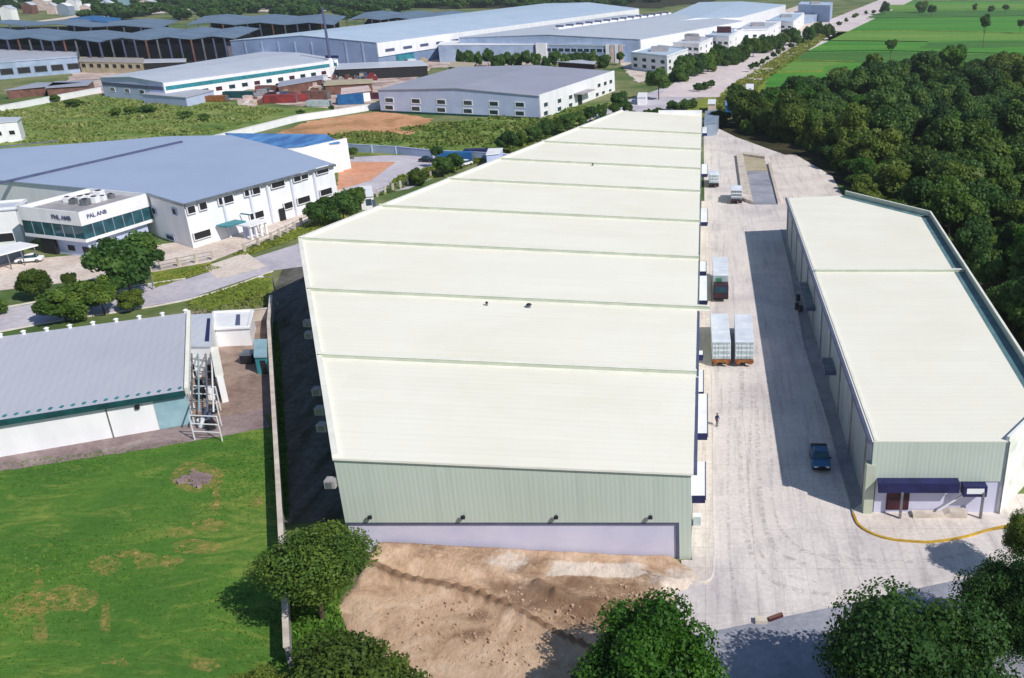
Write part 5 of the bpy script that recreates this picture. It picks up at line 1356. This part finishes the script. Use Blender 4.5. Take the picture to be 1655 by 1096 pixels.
for i, (a, b, zc, w, mk, h) in enumerate(((553, 333, 4, 62, 'b', 7.5), (512, 345, 3, 44, 'b', 5.5), (528, 338, 3, 40, 'a', 6), (574, 322, 3, 40, 'a', 6), (676, 284, 2.4, 40, 'c', 4.6), (716, 268, 3, 34, 'b', 5.5), (733, 262, 3, 34, 'b', 5.6),
                                          (706, 250, 3.5, 22, 'b', 6), (824, 226, 4, 34, 'b', 7), (812, 232, 3, 26, 'b', 5), (844, 222, 3, 28, 'a', 5), (862, 214, 3.5, 34, 'b', 6), (882, 206, 4, 34, 'b', 7), (900, 205, 3, 30, 'a', 6), (918, 198, 4, 30, 'b', 7),
                                          (936, 192, 4, 30, 'b', 7), (954, 186, 4, 28, 'b', 7), (972, 181, 4, 28, 'b', 7), (1002, 164, 6, 36, 'b', 10), (992, 177, 4, 26, 'a', 7), (1016, 172, 3, 22, 'b', 5), (1064, 132, 7, 46, 'b', 13),
                                          (1048, 182, 2, 22, 'a', 3.5), (1062, 178, 2, 24, 'a', 3.5), (1020, 182, 2, 20, 'c', 3), (1088, 170, 2, 26, 'b', 4), (1106, 168, 2, 26, 'b', 4), (1120, 166, 2, 22, 'b', 4), (570, 246, 2, 18, 'b', 3.5))):
    lab = {0: 'leafy tree right at the white halls far corner', 4: 'olive dome shaped shrub on the verge by the car park', 18: 'dark round tree at the grey halls right corner', 21: 'tall round dark tree at the near end of far road', 28: 'shrub at the foot of the white gable wall', 7: 'slim dark tree beside the white van'}.get(i, 'green tree in the row along the street beside the long warehouse')
    g = None if i in (0, 4, 18, 21, 28, 7) else 'trees along the street by the long warehouse'
    tree_at(a, b, zc, w, 'forest', mk, lab, h=h, group=g, rng=rng)
# roadside rows
for k in range(26):
    u = k / 25; a = 1098 + u * 235 + rng.uniform(-3, 3); b = 112 - u * 66 + rng.uniform(-2, 2)
    if k > 20: a += 10
    tree_at(a, b, 5 + rng.uniform(-1, 1), (38 - 19 * u) * rng.uniform(.85, 1.2), 'forest', rng.choice('bba'), 'dark green tree in the dense row left of the far road', group='trees left of the far road', h=rng.uniform(9, 12), rng=rng, squash=6.5)
for a, b, w in ((1128, 141, 18), (1138, 139, 20), (1150, 136, 16)):
    tree_at(a, b, 1.8, w, 'shrub', 'b', 'dark clipped shrub on the island of the far road', group='shrubs on the road island', h=4, rng=rng)
for k, (a, b, w) in enumerate(((1214, 110, 12), (1222, 106, 14), (1232, 101, 13), (1240, 97, 10), (1250, 89, 13), (1258, 85, 13), (1266, 82, 10), (1278, 74, 12), (1294, 65, 13), (1302, 62, 10), (1318, 53, 12), (1330, 49, 12), (1342, 45, 10), (1356, 38, 10), (1368, 32, 10), (1380, 26, 9), (1384, 24, 9), (1400, 20, 9), (1412, 19, 9), (1424, 18, 10))):
    tree_at(a, b, 2, w, 'shrub', rng.choice('bbc'), 'dark clipped shrub in the line right of the far road', group='shrubs right of the far road', h=4.4, rng=rng)
for a, b, w, lab, h in ((1592, 46, 24, 'lone tall tree standing in the rice field', 20), (1430, 10, 22, 'dark tree at the top end of the far road', 14), (1490, 8, 26, 'dark tree mass at the skyline over the field', 14), (1506, 14, 18, 'dark tree near the skyline over the field', 12), (1576, 12, 12, 'small far tree above the lone field tree', 9), (1602, 14, 14, 'small far tree at the upper right skyline', 9), (1626, 12, 12, 'small dark far tree at the right skyline', 9), (1440, 78, 22, 'dark tree at the upper corner of the woods', 13), (1650, 40, 16, 'small tree at the right edge of the field', 11)):
    tree_at(a, b, h * .6, w, 'tall' if 'lone' in lab else 'forest', 'b', lab, h=h, rng=rng)

# the woods on the right
FP = px((1148, 204), (1205, 216), (1300, 240), (1375, 292), (2250, 140), (1660, 117), (1450, 119), (1400, 137), (1300, 163), (1220, 188), (1152, 203))
FP[4:4] = [(b2[0] + 3, b2[1] + 5), (b1[0] + 5, b1[1] + 4), (c1[0] + 6, c1[1] + 2), (c1[0] + 25, c1[1] - 8), P(2100, 700)]
def in_poly(x, y, poly):
    c = False; j = len(poly) - 1
    for i in range(len(poly)):
        if (poly[i][1] > y) != (poly[j][1] > y) and x < (poly[j][0] - poly[i][0]) * (y - poly[i][1]) / (poly[j][1] - poly[i][1]) + poly[i][0]: c = not c
        j = i
    return c
def edge_dist(x, y, poly):
    m = 1e9
    for i in range(len(poly)):
        a, b = poly[i], poly[(i + 1) % len(poly)]
        t = max(0, min(1, ((x - a[0]) * (b[0] - a[0]) + (y - a[1]) * (b[1] - a[1])) / ((b[0] - a[0]) ** 2 + (b[1] - a[1]) ** 2)))
        m = min(m, math.hypot(x - a[0] - t * (b[0] - a[0]), y - a[1] - t * (b[1] - a[1])))
    return m
def in_frame(x, y, z):
    zc = y * CP + (H0 - z) * SP; u = x / zc * F + CX; return -120 < u < 1790
rng = random.Random(77); sp = []; tries = 0
while tries < 14000 and len(sp) < 420:
    tries += 1
    x = rng.uniform(0, 330); y = rng.uniform(85, 480)
    if not in_poly(x, y, FP) or not in_frame(x, y, 8): continue
    r = rng.choice([rng.uniform(3.2, 5), rng.uniform(4.8, 8.4), rng.uniform(5.5, 7.5)]); e = edge_dist(x, y, FP)
    if e < r * .6: r = max(2.8, e / .6)
    if e < 1.5: continue
    if any((x - a) ** 2 + (y - b) ** 2 < ((r + c) * .56) ** 2 for a, b, c in sp): continue
    sp.append((x, y, r))
sp.sort(key=lambda p: -p[2] / math.hypot(p[1], p[0]))
def joined(name, items, me, mat):
    """items: x, y, z, radius, height radius -> one mesh for a mass that nobody counts"""
    vs = np.array([v.co[:] for v in me.vertices]); fq = [tuple(p.vertices) for p in me.polygons]; tn = np.zeros(len(vs), np.float32); me.attributes['tint'].data.foreach_get('value', tn)
    VV, FF, TT, n0 = [], [], [], 0; rg = np.random.default_rng(8)
    for x, y, z, r, rz in items:
        th = rg.uniform(0, 6.28); c_, s_ = math.cos(th), math.sin(th)
        VV.append(np.stack([(vs[:, 0] * c_ - vs[:, 1] * s_) * r + x, (vs[:, 0] * s_ + vs[:, 1] * c_) * r + y, vs[:, 2] * rz + z], 1))
        FF += [tuple(i + n0 for i in f) for f in fq]; TT.append(np.clip(tn * .6 + rg.random() * .4, 0, 1)); n0 += len(vs)
    m2 = bpy.data.meshes.new(name); m2.from_pydata(np.concatenate(VV).tolist(), [], FF)
    at = m2.attributes.new('tint', 'FLOAT', 'POINT'); at.data.foreach_set('value', np.concatenate(TT).astype(np.float32)); m2.materials.append(mat); m2.update()
    o = bpy.data.objects.new(name, m2); col.objects.link(o); o['kind'] = 'stuff'
NF = 195
for x, y, r in sp[:NF]:
    v = math.sin(x * .045 + 1.1) + math.sin(y * .031 + x * .02) + rng.uniform(-.9, .9)
    mk = 'c' if v > .6 else ('a' if v > -.3 else 'b')
    if rng.random() < .06: mk = 'd'
    lab = {'c': 'olive crowned tree packed in the woods right of the warehouses', 'a': 'mid green tree packed in the woods right of the warehouses', 'b': 'deep green tree packed in the woods right of the warehouses', 'd': 'bright green tree packed in the woods right of the warehouses'}[mk]
    tree(x, y, r * rng.uniform(1.15, 2.0) + 1.5, r, 'tall' if rng.random() < .25 else 'forest', mk, lab, group={'c': 'olive trees of the woods', 'a': 'mid green trees of the woods', 'b': 'deep green trees of the woods', 'd': 'bright trees of the woods'}[mk], rng=rng)
MASS = crown_mesh('mass_crown', 61, 1700, 16, .115, mat=M['leaf_b'])
joined('woods_canopy', [(x, y, r * .9, r, r * .75) for x, y, r in sp[NF:]], MASS, M['leaf_a'])
LOW = crown_mesh('low_crown', 62, 500, 9, .2, mat=M['leaf_b'])
ug = []
while len(ug) < 900:
    x = rng.uniform(0, 330); y = rng.uniform(85, 480)
    if in_poly(x, y, FP) and in_frame(x, y, 3) and edge_dist(x, y, FP) > 1.2:
        r = rng.uniform(2, 4.2); ug.append((x, y, r * .4, r, r * rng.uniform(.7, 1.5)))
joined('undergrowth', ug, LOW, M['leaf_a'])

# low growth nobody could count
def scatter(name, poly, n, hmax, size, mats, seed, clump=.5, lean=.7, zb=0.0, cover=None):
    r_ = np.random.default_rng(seed); X0 = min(p[0] for p in poly); X1 = max(p[0] for p in poly); Y0 = min(p[1] for p in poly); Y1 = max(p[1] for p in poly)
    pts = []
    while len(pts) < n:
        x = r_.uniform(X0, X1); y = r_.uniform(Y0, Y1)
        if in_poly(x, y, poly):
            k = .5 + .25 * (math.sin(x * .21 + math.sin(y * .13) * 2) + math.sin(y * .27 + x * .05))
            if r_.random() < (1 - clump) + clump * k: pts.append((x, y, k))
    p = np.array(pts); V = []; T = []
    a = r_.uniform(0, 6.283, n); s = size * r_.uniform(.5, 1.4, n); h = hmax * r_.uniform(.3, 1, n) * (.4 + .8 * p[:, 2])
    dx, dy = np.cos(a) * s, np.sin(a) * s; lx, ly = -np.sin(a) * h * lean * r_.uniform(-1, 1, n), np.cos(a) * h * lean * r_.uniform(-1, 1, n)
    z0 = np.full(n, zb)
    A = np.stack([p[:, 0] - dx, p[:, 1] - dy, z0], 1); B = np.stack([p[:, 0] + dx, p[:, 1] + dy, z0], 1)
    C = np.stack([p[:, 0] + dx * .7 + lx, p[:, 1] + dy * .7 + ly, z0 + h], 1); D = np.stack([p[:, 0] - dx * .6 + lx, p[:, 1] - dy * .6 + ly, z0 + h * .85], 1)
    V = np.stack([A, B, C, D], 1).reshape(-1, 3)
    me = bpy.data.meshes.new(name); me.from_pydata(V.tolist(), [], np.arange(4 * n).reshape(-1, 4).tolist())
    at = me.attributes.new('tint', 'FLOAT', 'POINT'); at.data.foreach_set('value', np.repeat(np.clip(p[:, 2] * .5 + r_.random(n) * .5, 0, 1), 4).astype(np.float32))
    me.materials.append(mats); me.update()
    o = bpy.data.objects.new(name, me); col.objects.link(o); o['kind'] = 'stuff'; return o
M['leaf_s'] = leafmat('scrub_leaves', L(82, 106, 50), L(120, 140, 70), L(168, 170, 108))
M['leaf_m'] = leafmat('meadow_leaves', L(58, 90, 38), L(88, 120, 50), L(140, 148, 80))
M['leaf_g'] = leafmat('grass_blades', L(52, 96, 38), L(80, 128, 46), L(122, 152, 62))
M['leaf_v'] = leafmat('dry_blades', L(84, 108, 44), L(124, 138, 58), L(164, 160, 84))
scatter('scrub', px((-20, 232), (0, 182), (165, 154), (300, 160), (460, 180), (318, 224), (280, 232)), 8000, .9, .5, M['leaf_s'], 1, .95)
scatter('meadow_weeds', px((520, 220), (690, 204), (985, 168), (940, 200), (855, 246), (700, 242), (560, 231)), 6500, 1.1, .6, M['leaf_m'], 2, .98)
scatter('verge_weeds', px((300, 490), (436, 440), (434, 496), (310, 510)), 900, .4, .2, M['leaf_v'], 3)
scatter('verge_weeds', px((246, 446), (252, 464), (358, 434), (338, 428)), 700, .4, .2, M['leaf_v'], 4)
scatter('verge_weeds', px((378, 412), (470, 374), (556, 342), (556, 354), (475, 388), (402, 413)), 1000, .5, .25, M['leaf_v'], 5)
scatter('grass', px((-40, 790), (0, 750), (430, 696), (440, 720), (450, 860), (457, 1040), (470, 1096), (-100, 1096)), 9000, .16, .09, M['leaf_g'], 6, .95, zb=.03)
scatter('grass', px((468, 935), (555, 938), (545, 985), (560, 1030), (600, 1096), (475, 1096)), 3500, .45, .2, M['leaf_g'], 7, .6, zb=.06)
scatter('roadside_weeds', px((1140, 180), (1180, 140), (1290, 72), (1330, 52), (1340, 58), (1236, 130), (1200, 172)), 5000, 1.0, 1.0, M['leaf_v'], 8)
scatter('street_side_weeds', px((612, 318), (760, 268), (900, 218), (1000, 186), (1000, 180), (880, 222), (740, 258), (640, 290)), 4000, .9, .5, M['leaf_v'], 9)
# the far woods on the skyline
SKY = crown_mesh('skyline_crown', 55, 900, 12, .16, mat=M['leaf_b']); rg = np.random.default_rng(8); fw = []
for k in range(420):
    if k < 370: x = rg.uniform(-1000, 130); y = rg.uniform(1130, 1560)
    else: x = rg.uniform(-640, -330); y = rg.uniform(900, 1180)
    if x > -110 + (y - 1180) * .27 and k < 370: x -= 330
    r = rg.uniform(9, 20); fw.append((x, y, r * .4, r, r * .6))
joined('far_woods', fw, SKY, M['leaf_b'])
for k in range(9):
    a, b = ((300, 92), (262, 90), (330, 90), (352, 88), (162, 88), (170, 92), (1002, 96), (1030, 100), (980, 100))[k]
    tree_at(a, b, 3, 34 if k < 6 else 18, 'forest', 'ab'[k % 2], 'leafy tree on the green between the tan block and far blue hall' if k < 6 else 'dark tree before the far office with pink bays', group='trees by the tan block' if k < 6 else 'trees before the far office', h=7, rng=rng)
for k in range(16):
    a = 742 + k * 15.5; tree_at(a, 96 + rng.uniform(-2, 3), 4, rng.uniform(18, 30), 'forest', 'b', 'dark tree in the row behind the grey hall roof', group='trees behind the grey hall', h=rng.uniform(7, 10), rng=rng, squash=5)
for k, (a, b, w) in enumerate(((212, 180, 26), (236, 176, 40), (186, 182, 22), (300, 186, 24), (120, 168, 30), (330, 190, 18), (90, 160, 20), (486, 184, 14), (537, 178, 12))):
    tree_at(a, b, 1.2, w, 'shrub', 'ab'[k % 2], 'rounded bush growing in the scrub before the white works', group='bushes in the scrub', h=3, rng=rng)

# worn spots on the lawn, a heap of spoil, tyre marks
def worn_mat(name, c1, c2, lo, hi):
    m, nt, b = nodes(name)
    f = noise(nt, pos(nt, (1, 1.4, 1)), .9, 8, .75, 1.0)
    nt.links.new(ramp(nt, f, [(.35, c1), (.65, c2)]), b.inputs['Base Color']); b.inputs['Roughness'].default_value = 1; b.inputs['Specular IOR Level'].default_value = .1
    tr = nt.nodes.new('ShaderNodeBsdfTransparent'); ms = nt.nodes.new('ShaderNodeMixShader')
    f3 = noise(nt, pos(nt, (1, 1.2, 1)), 1.3, 8, .8, .6)
    nt.links.new(ramp(nt, f3, [(lo, (0, 0, 0, 1)), (hi, (1, 1, 1, 1))]), ms.inputs[0]); nt.links.new(tr.outputs[0], ms.inputs[1]); nt.links.new(b.outputs[0], ms.inputs[2])
    nt.links.new(ms.outputs[0], nt.nodes['Material Output'].inputs['Surface']); return m
M['worn'] = worn_mat('worn_turf', L(150, 146, 72), L(196, 168, 108), .44, .66)
M['tyre'] = worn_mat('tyre_rubber_on_concrete', L(160, 152, 154), L(178, 170, 171), .47, .95)
for i, (a, b, w, h) in enumerate(((168, 915, 26, 16), (236, 906, 20, 14), (276, 908, 18, 12), (115, 968, 48, 22), (60, 975, 40, 20), (30, 985, 30, 16), (205, 896, 24, 8), (320, 884, 40, 12), (340, 850, 30, 10), (290, 862, 26, 8), (170, 1000, 10, 26), (66, 1010, 9, 40), (64, 960, 9, 40), (415, 812, 10, 8), (330, 1075, 26, 12), (185, 1070, 22, 8), (350, 800, 8, 30), (318, 772, 44, 24))):
    sheet('worn_turf', px(*[(a + w * math.cos(t), b + h * math.sin(t)) for t in [k * .5236 for k in range(12)]]), .045 + i * .002, M['worn'], 1.2, .25, seed=i)
sp_ = MB(); rng = random.Random(14)
for k in range(90):
    x, y = P(320 + rng.gauss(0, 11), 775 + rng.gauss(0, 5)); r = rng.uniform(.08, .4); n_ = 7
    sp_.prism([(x + r * math.cos(t * .9) * rng.uniform(.7, 1.2), y + r * math.sin(t * .9) * rng.uniform(.7, 1.2)) for t in range(n_)], 0, rng.uniform(.06, .36))
o = sp_.build('rubble', M['path']); o['kind'] = 'stuff'
for i, pts in enumerate((((1216, 640), (1210, 760), (1214, 840), (1226, 890), (1262, 925), (1330, 945)), ((1200, 600), (1196, 740), (1204, 850), (1222, 912), (1270, 950), (1350, 962)), ((1240, 600), (1246, 720), (1250, 820), (1275, 872), (1330, 902), (1420, 918)),
                         ((1222, 620), (1226, 760), (1236, 850), (1270, 900), (1350, 925)), ((1180, 620), (1176, 780), (1180, 900), (1190, 980)), ((1290, 890), (1380, 905), (1480, 908), (1580, 893)))):
    o = strip('tyre_mark', smooth_line(px(*pts), 6), .55 if i % 2 else .32, .0, .046 + i * .002, M['tyre']); o['kind'] = 'structure'

# the air: thin even haze over the whole plain
hm = bpy.data.materials.new('air_haze'); hm.use_nodes = True; hn = hm.node_tree; hn.nodes.clear()
ho = hn.nodes.new('ShaderNodeOutputMaterial'); hv = hn.nodes.new('ShaderNodeVolumePrincipled'); hv.inputs['Density'].default_value = .00010
hv.inputs['Color'].default_value = (.86, .92, 1, 1); hv.inputs['Anisotropy'].default_value = .2
hn.links.new(hv.outputs[0], ho.inputs['Volume'])
o = MB().box(-4050, -250, -1, 4050, 7050, 62).build('haze', hm); o['kind'] = 'stuff'
# weeds and litter in the shaded alley
scatter('alley_weeds', px((440, 520), (447, 640), (453, 760), (456, 840), (466, 840), (462, 740), (456, 640), (448, 520)), 2600, .5, .22, M['leaf_g'], 15, .8, zb=.05)
# bunds between the rice plots
for i, pts in enumerate((((1352, 52), (1480, 50), (1660, 54)), ((1300, 84), (1420, 82), (1660, 88)), ((1272, 98), (1380, 100)), ((1400, 30), (1660, 26)), ((1420, 18), (1660, 15)), ((1330, 66), (1500, 68)), ((1240, 118), (1330, 116)))):
    o = strip('field_bund', [P(*p) for p in pts], 2.4, 0, .45, M['leaf_m'] if i % 2 else M['verge']); o['kind'] = 'structure'

sheet('entrance_drive', px((330, 432), (398, 409), (432, 432), (352, 452)), .1, M['gravel_yard'])
for pts in (((-420, 642), (0, 537), (300, 486), (441, 439)), ((-420, 588), (0, 499), (300, 451))):
    o = strip('kerb', smooth_line(px(*pts), 5), .25, 0, .2, M['kerb']); o['kind'] = 'structure'

M['field_dark'] = ground_mat('rice_field_dark', [L(60, 100, 48), L(72, 116, 52), L(86, 126, 58)], .03, .3, .95, .2, .4, .8, (.3, 2.6, 1), R(2))
M['field_pale'] = ground_mat('rice_field_pale', [L(82, 128, 52), L(104, 144, 62), L(132, 156, 80)], .03, .3, .95, .2, .4, .8, (.3, 2.6, 1), R(2))
for i, (pts, m_) in enumerate((((( 1300, 86), (1420, 84), (1660, 90), (1660, 108), (1290, 100)), 'field_dark'), (((1356, 51), (1480, 49), (1660, 53), (1660, 64), (1500, 67), (1332, 65)), 'field_pale'), (((1402, 29), (1660, 25), (1660, 16), (1424, 18)), 'field_dark'),
                               (((1242, 117), (1330, 115), (1360, 101), (1276, 99)), 'field_pale'), (((1500, 69), (1660, 66), (1660, 76), (1480, 79)), 'field_dark'), (((1424, 16), (1660, 13), (1660, 6), (1440, 8)), 'field_pale'))):
    sheet('rice_field', px(*pts), .08 + i * .01, M[m_], 12, 3, seed=i)

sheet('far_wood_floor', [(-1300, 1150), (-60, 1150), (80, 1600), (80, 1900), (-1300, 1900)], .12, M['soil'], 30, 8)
